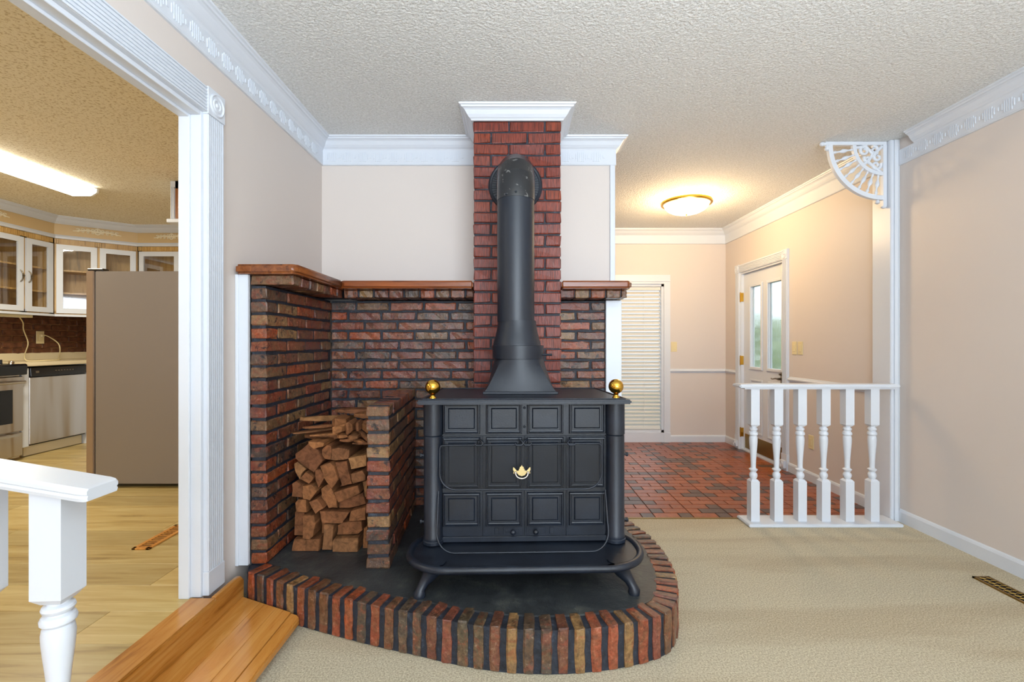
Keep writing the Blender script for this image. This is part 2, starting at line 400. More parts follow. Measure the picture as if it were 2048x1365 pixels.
while t > .3:
    for i, (h0, h1) in enumerate(((-.140, -.104), (-.156, -.092), (-.156, -.092), (-.156, -.092), (-.156, -.092), (-.140, -.104))):
        a = t-i*.0125; c.box(XR-.0156, XR-.012, a-.006, a, ZC+h0, ZC+h1)
    c.box(XR-.0152, XR-.012, t-.090, t-.078, ZC-.133, ZC-.113)
    t -= .105
c.obj('carved_band', 'white_trim', o)
BP = [(0, 0), (.014, 0), (.014, .070), (.010, .082), (.006, .088), (0, .088)]
def base(path, side, label=None):
    o = MB().sweep(path, BP, 0).obj('baseboard_'+side, 'white_trim'); return struct(o, label)
base([(XR, 3.24), (XR, YN)], 'right'); 
base([(WX1+.075, YF), (XE, YF), (XE, DY1+.09)], 'far'); base([(XE, DY0-.09), (XE, 3.42)], 'entry')
base([(.697, YB), (.697, YB2), (XL, YB2)], 'alcove')
CRL = [(0, -.024), (.006, -.024), (.010, -.012), (.020, -.006), (.020, .004), (.010, .012), (.006, .024), (0, .024)]
o = trim(MB().sweep([(WX1+.075, YF), (XE, YF), (XE, DY1+.09)], CRL, .876), label='white chair rail on the far entry wall')
o = trim(MB().sweep([(XE, DY0-.09), (XE, 3.42)], CRL, .876), label='white chair rail right of the front door')
# corner trim on wall end and white boards beside the bricks
trim(B(.668, .703, YB-.014, YB2, 1.588, ZC-.18), label='white corner strip on the wall end above the mantel', bev=.003)
trim(MB().box(.602, .703, 3.045, YB, .0, 1.492), label='white board closing the right end of the brick wall', bev=.003)
mb = MB(); mb.box(XL, -1.243, 2.235, 2.255, .17, 1.542); mb.box(XL, -1.285, 2.228, 2.236, .17, 1.542)
trim(mb, label='white board closing the front end of the brick side wall', bev=.002)
# kitchen opening casing
def fluted(mb, a0, a1, c0, c1, xw, vertical=True):
    # board on wall plane x=xw projecting to +x ; a = across, c = along
    def bx(p0, p1, x1):
        if vertical: mb.box(xw, x1, p0, p1, c0, c1)
        else: mb.box(xw, x1, c0, c1, p0, p1)
    bx(a0, a1, xw+.0175); n = 7; st = (a1-a0)/(n+.5)
    x0_ = xw+.0178
    def rb(p0, p1, x1):
        if vertical: mb.box(x0_, x1, p0, p1, c0+.001, c1-.001)
        else: mb.box(x0_, x1, c0+.001, c1-.001, p0, p1)
    rb(a0+.001, a0+st*.5, xw+.023); rb(a1-st*.5, a1-.001, xw+.023)
    for i in range(n-1):
        p = a0+st*(i+.95); rb(p, p+st*.55, xw+.0222)
def rosette(mb, y0, y1, z0, z1, xw, sgn=1):
    xa, xb = sorted((xw, xw+sgn*.026)); mb.box(xa, xb, y0, y1, z0, z1)
    mx = Matrix.Translation((xw+sgn*.026, (y0+y1)/2, (z0+z1)/2)) @ Matrix.Rotation(sgn*PI/2, 4, 'Y')
    r = (y1-y0)*.42
    mb.lathe([(r, -.001), (r, .004), (r*.9, .006), (r*.78, .001), (r*.62, .001), (r*.55, .005), (r*.42, .005), (r*.36, .001), (r*.24, .001), (r*.16, .006), (.001, .007)], mx, 24, False)
op = stempty('door_2', (XL, 1.0, 0), 'white cased opening to the kitchen')
mb = MB(); fluted(mb, 2.0, 2.105, ZK+.10, 2.185, XL); mb.obj('side_casing', 'white_trim', op)
B(XL, XL+.026, 1.995, 2.108, ZK, ZK+.10).obj('plinth_block', 'white_trim', op, bev=.002)
mb = MB(); fluted(mb, 2.19, 2.295, -.8, 1.995, XL, False); mb.obj('head_casing', 'white_trim', op)
mb = MB(); rosette(mb, 1.995, 2.108, 2.185, 2.30, XL); mb.obj('rosette_block', 'white_trim', op, smooth=.6)
mb = MB(); mb.box(XL-.085, XL+.001, 1.982, 2.0, ZK, 2.19); mb.box(XL-.085, XL-.04, 1.97, 1.982, ZK, 2.172); mb.obj('side_jamb', 'white_trim', op, bev=.002)
mb = MB(); mb.box(XL-.085, XL+.001, -.8, 1.982, 2.172, 2.19); mb.box(XL-.085, XL-.04, -.8, 1.97, 2.16, 2.172); mb.obj('head_jamb', 'white_trim', op, bev=.002)
# right pilaster
mb = MB(); mb.box(2.587, XR, 3.248, 3.41, 0, ZC-.001); mb.box(2.589, 2.603, 3.243, 3.2478, 0, ZC-.002); mb.box(2.611, 2.638, 3.239, 3.2478, 0, ZC-.002); mb.box(2.643, 2.649, 3.243, 3.2478, 0, ZC-.002)
trim(mb, label='white pilaster at the end of the right wall', bev=.002)

# ------------------------------------------------------------ oak step at the kitchen opening
st = thing('wooden_step', 'honey oak step with riser and tread below the kitchen opening', 'step', (-1.07, 1.2, 0))
B(-1.334, -1.222, -.8, 1.97, ZK-.02, ZK+.008).obj('threshold_board', 'oak_step', st, bev=.006, seg=2)
MB().prism([(-.8, .03), (2.19, .03), (2.19, .13), (2.165, .157), (2.13, .160), (1.98, .160), (1.98, .1345), (-.8, .1345)], -1.255, -1.235, 'yz').obj('riser_board', 'oak_step', st, bev=.003)
bx = [-1.235, -1.13, -1.035, -.955, -.90]
yend = lambda x: 2.178+(x+1.235)*(-.45)
for i in range(4):
    a, b = bx[i]+.0004, bx[i+1]-.0004
    poly = [(a, -.8), (b, -.8), (b, yend(b)), (a, yend(a))]
    if i == 3: poly = [(a, -.8), (b, -.8), (b, yend(b)-.02), (b-.015, yend(b-.015)), (a, yend(a))]
    MB().prism(poly, .024, .055).obj('tread_board', 'oak_step', st, bev=.0008 if i < 3 else .006, seg=1 if i < 3 else 2)
B(-1.2, -.93, -.8, 2.0, 0, .024).obj('step_base', 'oak_step', st)

# ------------------------------------------------------------ brickwork
BC = {}
def brick_mesh(L, D, Hh, variant, mtl, rag=False, jit=.0030):
    key = (round(L, 2), round(D, 2), round(Hh, 2), variant, mtl, rag)
    if key in BC: return BC[key]
    r = random.Random(hash((key[0], key[1], key[2], variant)) & 0xffff)
    bm = bmesh.new(); bmesh.ops.create_cube(bm, size=1)
    bmesh.ops.scale(bm, vec=(key[0], key[1], key[2]), verts=bm.verts)
    if rag:
        ax = 0 if key[0] >= key[2] else 2
        es = [e for e in bm.edges if abs((e.verts[0].co-e.verts[1].co).normalized()[ax]) > .9]
        bmesh.ops.subdivide_edges(bm, edges=es, cuts=2 if max(key[0], key[2]) < .15 else 3)
    bmesh.ops.bevel(bm, geom=[e for e in bm.edges if len(e.link_faces) == 2 and e.calc_face_angle(0) > .5], offset=.0045, segments=1, affect='EDGES')
    for v in bm.verts: v.co += Vector((r.uniform(-jit, jit), r.uniform(-jit, jit), r.uniform(-jit, jit)))
    me = bpy.data.meshes.new('brick'); bm.to_mesh(me); bm.free(); me.materials.append(M[mtl]); me['dims'] = [key[0], key[1], key[2]]
    BC[key] = me; return me
br = random.Random(3)
def brick(parent, x0, x1, y0, y1, z0, z1, mtl='old_brick', along='x', proud=.003, rag=True):
    """one brick filling the given cell"""
    cx, cy, cz = (x0+x1)/2, (y0+y1)/2, (z0+z1)/2
    if along == 'x': L, D = x1-x0, y1-y0
    else: L, D = y1-y0, x1-x0
    me = brick_mesh(L, D, z1-z0, br.randrange(7), mtl, rag); d = me['dims']
    o = link('brick', me, parent)
    o.location = (cx+br.uniform(-proud, proud)*(along == 'y'), cy+br.uniform(-proud, proud)*(along == 'x'), cz)
    o.rotation_euler = (0, 0, (0 if along == 'x' else PI/2)+br.uniform(-.008, .008))
    o.scale = (L/d[0], D/d[1], (z1-z0)/d[2])
    return o
J = .0145; CP = .06345; ZH = .17
bs = thing('brick_side_wall', 'old brick side wall left of the firewood below the mantel', 'brick wall', (-1.21, 2.66, ZH))
B(-1.238, -1.172, 2.262, 3.062, ZH-.005, 1.49).obj('mortar', 'mortar', bs)
for c in range(21):
    z0 = ZH+c*(1.4925-ZH)/21; z1 = z0+(1.4925-ZH)/21-J
    y = 2.255; L = .205 if c % 2 == 0 else .105
    first = True
    while y < 3.05:
        e = min(y+L+(0 if first else br.uniform(-.004, .004)), 3.063)
        if e-y > .03: brick(bs, -1.242, -1.166, y, e, z0, z1, along='y')
        y = e+J; L = .204; first = False
bk = thing('brick_back_wall', 'old brick wall behind the stove and firewood left of the chimney', 'brick wall', (-.7, 3.11, ZH))
B(-1.166, -.235, 3.072, 3.16, ZH-.005, 1.49).obj('mortar', 'mortar', bk)
rk = thing('brick_right_wall', 'narrow old brick wall between the chimney and the white end board', 'brick wall', (.45, 3.11, ZH))
B(.295, .598, 3.072, 3.16, ZH-.005, 1.49).obj('mortar', 'mortar', rk)
for c in range(21):
    z0 = ZH+c*(1.4925-ZH)/21; z1 = z0+(1.4925-ZH)/21-J
    x = -1.165; L = [.204, .10, .15][c % 2 if c % 5 else 2]
    while x < -.24:
        e = min(x+L, -.236)
        if e-x > .03: brick(bk, x, e, 3.064, 3.155, z0, z1)
        x = e+J; L = .204+br.uniform(-.006, .006)
    x = .296; L = [.204, .11][c % 2]
    while x < .59:
        e = min(x+L, .599)
        if e-x > .03: brick(rk, x, e, 3.064, 3.155, z0, z1)
        x = e+J; L = .204+br.uniform(-.006, .006)
# corbel course
z0, z1 = 1.495, 1.541
def corbel_side():
    mb = MB(); mb.box(-1.235, -1.05, 2.262, 3.06, z0+.004, z1); mb.obj('corbel_mortar', 'mortar', bs)
    brick(bs, -1.24, -1.038, 2.253, 2.343, z0, z1, along='x')
    y = 2.353
    while y < 2.90:
        brick(bs, -1.24, -1.038, y, y+.083, z0, z1, along='x'); y += .094
corbel_side()
B(-1.03, -.235, 2.912, 3.16, z0+.004, z1).obj('corbel_mortar', 'mortar', bk); B(.295, .69, 2.912, 3.16, z0+.004, z1).obj('corbel_mortar', 'mortar', rk)
x = -1.028
while x < -.24:
    e = min(x+.083, -.236)
    if e-x > .02: brick(bk, x, e, 2.90, 3.10, z0, z1)
    x += .0935
x = .296
while x < .69:
    e = min(x+.083, .70)
    if e-x > .02: brick(rk, x, e, 2.90, 3.10, z0, z1)
    x += .0935
# wing wall of the firewood bin
wg = thing('brick_wing_wall', 'low freestanding brick partition between the firewood and the stove', 'brick wall', (-.62, 2.205, ZH))
ang = math.atan2(-.05, .85)
wm = Matrix.Translation((-.622, 2.205, 0)) @ Matrix.Rotation(-ang, 4, 'Z')
mb = MB(); mb.box(-.047, .047, .007, .85, ZH-.005, .925, wm); mb.obj('mortar', 'mortar', wg)
for c in range(12):
    pz = (.94-ZH)/12; z0 = ZH+c*pz; z1 = z0+pz-J; y = 0; L = .098 if c % 2 else .205
    while y < .85:
        e = min(y+L, .855)
        if e-y > .03:
            o = brick(wg, -.053, .053, y, e, z0, z1, along='y'); l = o.location.copy(); o.location = wm @ l; o.rotation_euler[2] += -ang
        y = e+J; L = .204
# chimney
ch = thing('brick_chimney', 'tall narrow red striated brick chimney rising to the ceiling', 'chimney', (.031, 3.0, ZH))
B(-.222, .284, 2.822, 3.24, ZH-.005, 2.60).obj('mortar', 'mortar', ch)
CPp = .0677; n = 36; sh = [0, .115, .02, .13]
for c in range(n):
    z1 = 2.60-c*CPp; z0 = z1-CPp+.009
    if z0 < ZH-.01: break
    x = -.228; L = [.10, .204][c % 2]
    while x < .285:
        e = min(x+L, .29)
        if e-x > .02: brick(ch, x, e, 2.815, 2.905, z0, z1, 'chimney_brick', 'x', .001, False)
        x = e+.009; L = .206
    for (a, b) in ((-.228, -.138), (.20, .29)):
        brick(ch, a, b, 2.914, 3.06, z0, z1, 'chimney_brick', 'y', .001, False)
        if z0 > 1.59: brick(ch, a, b, 3.069, 3.24, z0, z1, 'chimney_brick', 'y', .001, False)
# hearth
hp = [(-1.225, 2.188), (-1.029, 2.093), (-.899, 2.033), (-.73, 1.968), (-.536, 1.898), (-.36, 1.842), (-.248, 1.803), (-.107, 1.766), (.012, 1.747), (.155, 1.741), (.265, 1.750), (.388, 1.770),
      (.519, 1.810), (.614, 1.862), (.675, 1.945), (.718, 2.06), (.748, 2.19), (.762, 2.34), (.762, 2.492), (.740, 2.644), (.700, 2.79), (.652, 2.93), (.60, 3.04)]
def catmull(P, k=6):
    out = []
    for i in range(len(P)-1):
        p0 = Vector(P[max(i-1, 0)]); p1 = Vector(P[i]); p2 = Vector(P[i+1]); p3 = Vector(P[min(i+2, len(P)-1)])
        for j in range(k):
            t = j/k; out.append(.5*((2*p1)+(p2-p0)*t+(2*p0-5*p1+4*p2-p3)*t*t+(3*p1-p0-3*p2+p3)*t**3))
    out.append(Vector(P[-1])); return out
sp = catmull(hp)
def offset(P, d):
    r = []
    for i in range(len(P)):
        t = (P[min(i+1, len(P)-1)]-P[max(i-1, 0)]).normalized(); r.append(P[i]+Vector((-t.y, t.x))*d)
    return r
hr = thing('brick_hearth', 'raised rounded hearth edged with upright bricks under the stove', 'hearth', (-.1, 2.4, 0))
ins = offset(sp, .005)
poly = [(p.x, p.y) for p in ins]+[(.60, 3.07), (-1.245, 3.07), (-1.245, 2.25)]
MB().prism(poly, 0, ZH-.008).obj('mortar_bed', 'mortar', hr)
ins = offset(sp, .088)
poly = [(p.x, p.y) for p in ins[3:]]+[(.55, 3.06), (-1.165, 3.06), (-1.165, 2.27)]
MB().prism(poly, ZH-.008, ZH-.001).obj('slab', 'hearth_slate', hr)
# walk the path
acc = [0]
for i in range(1, len(sp)): acc.append(acc[-1]+(sp[i]-sp[i-1]).length)
def at(s):
    for i in range(1, len(sp)):
        if acc[i] >= s:
            t = (s-acc[i-1])/(acc[i]-acc[i-1]); return sp[i-1].lerp(sp[i], t), (sp[i]-sp[i-1]).normalized()
    return sp[-1], (sp[-1]-sp[-2]).normalized()
nb = int(acc[-1]/.0625)
for i in range(nb):
    s_ = (i+.5)*acc[-1]/nb; p, t = at(s_); nrm = Vector((-t.y, t.x))
    me = brick_mesh(.044, .095, ZH-.004, br.randrange(7), 'hearth_brick', True, .0030)
    o = link('brick', me, hr); c = p+nrm*.0475; d = me['dims']
    o.location = (c.x, c.y, (ZH-.004)/2+.003+br.uniform(-.002, .002)); o.rotation_euler = (br.uniform(-.02, .02), br.uniform(-.012, .012), math.atan2(t.y, t.x)+br.uniform(-.03, .03))
    o.scale = (br.uniform(.92, 1.05), 1, (ZH-.002)/d[2])
# mantel shelf
ms = thing('mantel_shelf', 'dark stained rough oak mantel shelf wrapping the brick corner and right end', 'shelf', (-.3, 2.9, 1.542))
MB().prism([(-1.288, 2.205), (-1.02, 2.205), (-.998, 2.235), (-.998, 2.80), (-1.20, 3.02), (XL+.002, 3.1)], 1.542, 1.587).obj('left_board', 'oak_mantel_side', ms, bev=.010, seg=3, smooth=.9)
MB().prism([(-.999, 2.795), (-.230, 2.795), (-.230, YB), (XL+.002, YB), (XL+.002, 3.1), (-1.20, 3.02)], 1.542, 1.587).obj('back_board', 'oak_mantel', ms, bev=.010, seg=3, smooth=.9)
MB().prism([(.292, 2.795), (.69, 2.795), (.712, 2.83), (.712, YB-.016), (.292, YB-.016)], 1.542, 1.587).obj('right_board', 'oak_mantel', ms, bev=.010, seg=3, smooth=.9)

# ------------------------------------------------------------ stove
sv = thing('cast_iron_stove', 'black cast iron wood stove with panelled doors standing on the hearth', 'stove', (.055, 2.3, ZH))
SP = []
def sp_(mb, name, mtl='cast_iron', parent=None, **k):
    o = mb.obj(name, mtl, parent or sv, **k); return o
YS = 2.205
def coffer(mb, x0, x1, z0, z1, yf, raised=.012, bw=.0165):
    # moulded frame around a raised field, front at yf going to -y
    def ring(a, b, ya, yb, yc):
        # sloped ring from inset a to inset b
        P = lambda i, y: [(x0+i, y, z0+i), (x1-i, y, z0+i), (x1-i, y, z1-i), (x0+i, y, z1-i)]
        vs = P(a, ya)+P(b, yb); mb.add(vs, [(k, (k+1) % 4, 4+(k+1) % 4, 4+k) for k in range(4)])
    ins = [(0, 0), (.003, -.010), (.008, -.011), (.011, -.004), (.016, -.003), (bw, .002), (bw+.007, .002), (bw+.013, -.005)]
    for (a, ya), (b, yb) in zip(ins[:-1], ins[1:]): ring(a, b, yf+ya, yf+yb, 0)
    a, ya = ins[-1]
    mb.add([(x0+a, yf+ya, z0+a), (x1-a, yf+ya, z0+a), (x1-a, yf+ya, z1-a), (x0+a, yf+ya, z1-a)], [(0, 1, 2, 3)])
mb = MB(); mb.box(-.385, .495, YS+.012, 2.62, .305, .944); sp_(mb, 'firebox', bev=.004)
mb = MB(); mb.box(-.345, .455, YS, YS+.012, .792, .946)
sp_(mb, 'upper_front')
cols = [(-.322, -.150), (-.124, .044), (.066, .236), (.262, .432)]
for (a, b) in cols:
    mb = MB(); coffer(mb, a, b, .797, .942, YS-.001); sp_(mb, 'front_panel')
# doors : two bifold leaves each
edges = [-.335, -.1385, .055, .249, .445]
for i in range(4):
    a, b = edges[i]+.0012, edges[i+1]-.0012
    mb = MB(); mb.box(a, b, YS+.001, YS+.012, .325, .786); d = sp_(mb, 'door_leaf')
    x0, x1 = cols[i]
    mb = MB(); coffer(mb, x0, x1, .545, .782, YS); sp_(mb, 'door_panel', parent=d)
    mb = MB(); coffer(mb, x0, x1, .370, .526, YS); sp_(mb, 'door_panel', parent=d)
    mb = MB()
    for x in (a+.006, b-.010): mb.box(x, x+.004, YS-.004, YS+.001, .36, .782)
    sp_(mb, 'door_bead', parent=d)
for x, side in ((.002, 1), (.107, -1)):
    mb = MB(); mb.box(x-.034, x+.028, YS-.002, YS+.002, .340, .352); mb.box(x-side*.075-.010, x-side*.075+.010, YS-.003, YS+.001, .333, .362)
    mb.box(x-.045, x+.045, YS-.001, YS+.001, .330, .364); v_ = sp_(mb, 'air_vent', bev=.001)
    MB().lathe([(.004, 0), (.004, .008), (.011, .012), (.0125, .018), (.010, .025), (.004, .028)], Matrix.Translation((x, YS, .346)) @ Matrix.Rotation(PI/2, 4, 'X'), 16).obj('air_knob', 'cast_iron', v_, smooth=.9)
B(-.345, .455, YS-.012, YS+.012, .300, .325).obj('door_sill', 'cast_iron', sv, bev=.003)
for x in (-.366, .478):
    mx = Matrix.Translation((x, 2.205, 0))
    MB().lathe([(.049, .300), (.049, .312), (.045, .316), (.0465, .330), (.0435, .336), (.0430, .790), (.040, .793)], mx, 32).obj('column', 'cast_iron', sv, smooth=.7)
    MB().lathe([(.040, .793), (.0445, .797), (.0445, .945)], mx, 32).obj('column_cap', 'cast_iron', sv, smooth=.7)
    mb = MB()
    sx = -1 if x < 0 else 1
    for z in (.70, .395):
        mb.lathe([(.006, 0), (.006, .012), (.010, .012), (.010, .020), (.004, .022)], Matrix.Translation((x+sx*.040, 2.205, z)) @ Matrix.Rotation(sx*PI/2, 4, 'Y'), 10)
    mb.obj('column_bolt', 'cast_iron', sv)
# rivets on upper front
mb = MB()
for z in (.918, .83): mb.lathe([(.006, 0), (.005, .003), (.002, .005)], Matrix.Translation((.055, YS, z)) @ Matrix.Rotation(PI/2, 4, 'X'), 10)
mb.obj('rivet', 'cast_iron', sv)
# top plate
TP = [(-.43, 2.10), (.53, 2.10), (.53, 2.16), (.47, 2.64), (-.42, 2.64), (-.43, 2.16)]
mb = MB(); mb.prism([(-.425, 2.098), (.528, 2.098), (.528, 2.14), (.49, 2.66), (-.39, 2.66), (-.425, 2.14)], .946, .966); sp_(mb, 'top_plate', bev=.006, seg=2)
mb = MB()
rimp = [(-.40, 2.125), (.505, 2.125), (.47, 2.64), (-.375, 2.64), (-.40, 2.125)]
for a, b in zip(rimp[:-1], rimp[1:]): mb.tube([(a[0], a[1], .967), (b[0], b[1], .967)], .004, 6)
sp_(mb, 'top_rim')
# hearth plate with rolled rim
def rrect(x0, x1, y0, y1, r, n=10, dr=0):
    P = []
    for cx_, cy_, a0 in ((x1-r, y0+r, -PI/2), (x1-r, y1-r, 0), (x0+r, y1-r, PI/2), (x0+r, y0+r, PI)):
        for k in range(n+1):
            a = a0+PI/2*k/n; P.append((cx_+(r+dr)*math.cos(a), cy_+(r+dr)*math.sin(a)))
    return P
mb = MB(); mb.prism(rrect(-.455, .565, 1.945, 2.335, .18), .278, .294); sp_(mb, 'hearth_plate', smooth=.5)
P = rrect(-.455, .565, 1.945, 2.335, .18); P.append(P[0]); P.append(P[1])
mb = MB(); mb.tube([(p[0], p[1], .290) for p in P], .0165, 10); sp_(mb, 'plate_rim', smooth=1.0)
for x, y, sx in ((-.34, 2.01, -1), (.45, 2.01, 1), (-.32, 2.52, -1), (.43, 2.52, 1)):
    sy = -1 if y < 2.2 else 1
    pts = [(x, y, .30 if y < 2.2 else .31), (x, y, .275), (x+sx*.012, y+sy*.008, .25), (x+sx*.034, y+sy*.02, .222), (x+sx*.048, y+sy*.03, .198), (x+sx*.052, y+sy*.034, ZH+.012), (x+sx*.052, y+sy*.034, ZH-.001)]
    sp_(MB().tube(pts, [.055, .046, .032, .021, .019, .026, .024], 12), 'leg', smooth=.9)
# spark screen : upper frame with mesh, lower rail
yq = 2.165
def corner(pts, cx_, cz_, r, a0, a1, yf, n=8):
    for k in range(n+1):
        a = a0+(a1-a0)*k/n; x, z = cx_+r*math.cos(a), cz_+r*math.sin(a); pts.append((x, yf(z), z))
yf1 = lambda z: 2.172-(.752-z)*.05
pts = []; x0, x1, zt, zb, r = -.332, .408, .752, .552, .075
corner(pts, x0+.012, zt-.012, .012, PI, PI/2, yf1, 3); pts = pts[::-1]; pts = []
corner(pts, x0+r, zb+r, r, -PI/2, -PI, yf1); corner(pts, x0+.015, zt-.015, .015, PI, PI/2, yf1, 3); corner(pts, x1-.015, zt-.010, .015, PI/2, 0, yf1, 3); corner(pts, x1-r, zb+r, r, 0, -PI/2, yf1)
pts.append(pts[0])
sc = sp_(MB().tube(pts, .0042, 8), 'spark_screen_frame', smooth=1)
vs = pts[:-1]; MB().add([(p[0], p[1]+.001, p[2]) for p in vs], [tuple(range(len(vs)))]).obj('spark_screen_mesh', 'screen_mesh', sc)
for x in (-.155, .028, .068, .27):
    s = 1 if x in (-.155, .028) else -1
    MB().tube([(x, 2.185, .775), (x+s*.012, 2.168, .772), (x+s*.020, 2.164, .762), (x+s*.012, 2.162, .753), (x-s*.010, 2.165, .752), (x-s*.018, 2.166, .760)], .0045, 8).obj('screen_hook', 'cast_iron', sc, smooth=1)
yf2 = lambda z: 2.12-(.55-z)*-.0-(.55-z)*.32 if z < .55 else 2.12
pts = [(-.335, 2.165, .56), (-.332, 2.13, .48)]
yl = lambda z: 2.16-(.50-z)*.42
pts = [(-.338, 2.172, .545), (-.338, yl(.45), .45)]; corner(pts, -.338+.10, .308+.075, .08, PI, PI*1.5, yl); pts[-9:] = [(p[0], p[1], p[2]) for p in pts[-9:]]
pr = [(.425, yl(.305), .303)]
pts2 = []; corner(pts2, .425-.08, .308+.075, .08, -PI/2, 0, yl)
pts = [(-.338, 2.172, .545), (-.338, yl(.45), .45)]; p1 = []; corner(p1, -.338+.08, .383, .08, PI, PI*1.5, yl)
pts += p1+[(.05, yl(.303)+.002, .302)]+pts2+[(.425, yl(.45), .45), (.425, 2.172, .545)]
sp_(MB().tube(pts, .0042, 8), 'fender_rail', smooth=1)
# brass ornamental pull on the doors
yo = 2.150
mb = MB()
orn = [(0, .046), (.006, .036), (.013, .034), (.011, .026), (.018, .022), (.016, .014), (.030, .010), (.044, .028), (.052, .034), (.054, .018), (.048, .008), (.052, -.004), (.040, -.010), (.028, -.004), (.018, -.016), (0, -.022)]
orn = [(x*.74, z*.74) for x, z in orn]
poly = [(.040+x, .632+z) for x, z in orn]+[(.040-x, .632+z) for x, z in orn[-2:0:-1]]
mb.prism(poly, yo, yo+.004, 'xz'); pl = sp_(mb, 'door_pull', 'pale_brass')
mb = MB(); mb.tube([(.040+.028*math.cos(a), yo-.006-.006*abs(math.sin(a)), .630+.022*math.sin(a)) for a in [PI+PI*k/12 for k in range(13)]], .0035, 8)
mb.lathe([(.007, 0), (.006, .006), (.003, .009)], Matrix.Translation((.068, yo, .632)) @ Matrix.Rotation(PI/2, 4, 'X'), 12)
mb.lathe([(.007, 0), (.006, .006), (.003, .009)], Matrix.Translation((.012, yo, .632)) @ Matrix.Rotation(PI/2, 4, 'X'), 12)
mb.obj('pull_bail', 'chrome', pl, smooth=1)
MB().box(.030, .050, yo+.004, YS, .628, .636).obj('pull_stem', 'cast_iron', pl)
# brass ball finials
for x in (-.366, .478):
    mx = Matrix.Translation((x, 2.185, .966))
    pr = [(.017, 0), (.017, .004), (.012, .008), (.010, .014), (.014, .018)]
    for k in range(2, 25):
        a = -PI/2+PI*k/24; pr.append((.034*math.cos(a)+.0002, .052+.034*math.sin(a)))
    MB().lathe(pr, mx, 32).obj('brass_ball', 'brass', sv, smooth=1.2)
sv.rotation_euler = (0, 0, math.radians(1.6))

# flue
fl = thing('stove_flue', 'black stove pipe with flared collar and elbow entering the chimney', 'stovepipe', (.02, 2.5, .966))
px, py = .02, 2.50
mb = MB(); n = 40; ringA = []; ringB = []; ringC = []
hx0, hx1, hy0, hy1 = -.135, .218, 2.345, 2.645
vs = []
for lvl in range(9):
    t = lvl/8
    for k in range(n):
        a = 2*PI*k/n; cx_, cy_ = math.cos(a), math.sin(a)
        q = max(abs(cx_), abs(cy_)); sqx, sqy = cx_/q, cy_/q
        bx_, by_ = (hx0+hx1)/2+sqx*(hx1-hx0)/2, (hy0+hy1)/2+sqy*(hy1-hy0)/2
        rx, ry = .036+.128*cx_, py+.128*cy_
        tt = t**.85
        vs.append((bx_*(1-tt)+rx*tt, by_*(1-tt)+ry*tt, .978+.160*t))
mb.add(vs, [(i*n+k, i*n+(k+1) % n, (i+1)*n+(k+1) % n, (i+1)*n+k) for i in range(8) for k in range(n)])
mb.obj('hood', 'stove_pipe', fl, smooth=.5)
B(hx0-.010, hx1+.010, hy0-.010, hy1+.010, .9655, .979).obj('hood_flange', 'stove_pipe', fl, bev=.003)
px2 = .032
MB().lathe([(.134, 1.138), (.135, 1.205), (.128, 1.206)], Matrix.Translation((px2, py, 0)), 40).obj('collar_band', 'stove_pipe', fl, smooth=.6)
MB().tube([(px2+.10, py-.04, 1.158), (px2+.175, py-.05, 1.158)], .006, 8).obj('damper_handle', 'stove_pipe', fl)
MB().lathe([(.127, 1.20), (.122, 1.225), (.112, 1.26), (.104, 1.295), (.100, 1.325), (.099, 1.335)], Matrix.Translation(((px+px2)/2, py, 0)), 40).obj('taper', 'stove_pipe', fl, smooth=.6)
MB().lathe([(.0975, 1.33), (.0975, 1.972)], Matrix.Translation((px, py, 0)), 40).obj('pipe', 'stove_pipe', fl, smooth=.6)
R = .13
pts = [(px, py, 1.965), (px, py, 2.02)]
for k in range(1, 5):
    a = PI/2*k/4; pts.append((px, py+R-R*math.cos(a), 2.02+R*math.sin(a)))
pts.append((px, 2.83, 2.15))
MB().tube(pts, [.0995]*len(pts), 40).obj('elbow', 'elbow_metal', fl, smooth=.25)
mb = MB(); mx = Matrix.Translation((px, 2.815, 2.15)) @ Matrix.Rotation(PI/2, 4, 'X')
mb.lathe([(.11, -.001), (.112, .004), (.140, .004), (.141, .012), (.150, .014), (.158, .008), (.160, .001)], mx, 48, False)
for k in range(56):
    a = 2*PI*k/56; mb.box(.112, .139, -.0025, .0025, .004, .008, mx @ Matrix.Rotation(a, 4, 'Z'))
mb.obj('wall_collar', 'stove_pipe', fl, smooth=.6)
mb = MB()
for x, z in ((.02, 1.985), (-.03, 1.975)): mb.lathe([(.006, 0), (.005, .004), (.002, .006)], Matrix.Translation((x, py-.099+abs(x-.02)*.2, z)) @ Matrix.Rotation(PI/2, 4, 'X'), 8)
mb.obj('screw', 'stove_pipe', fl)

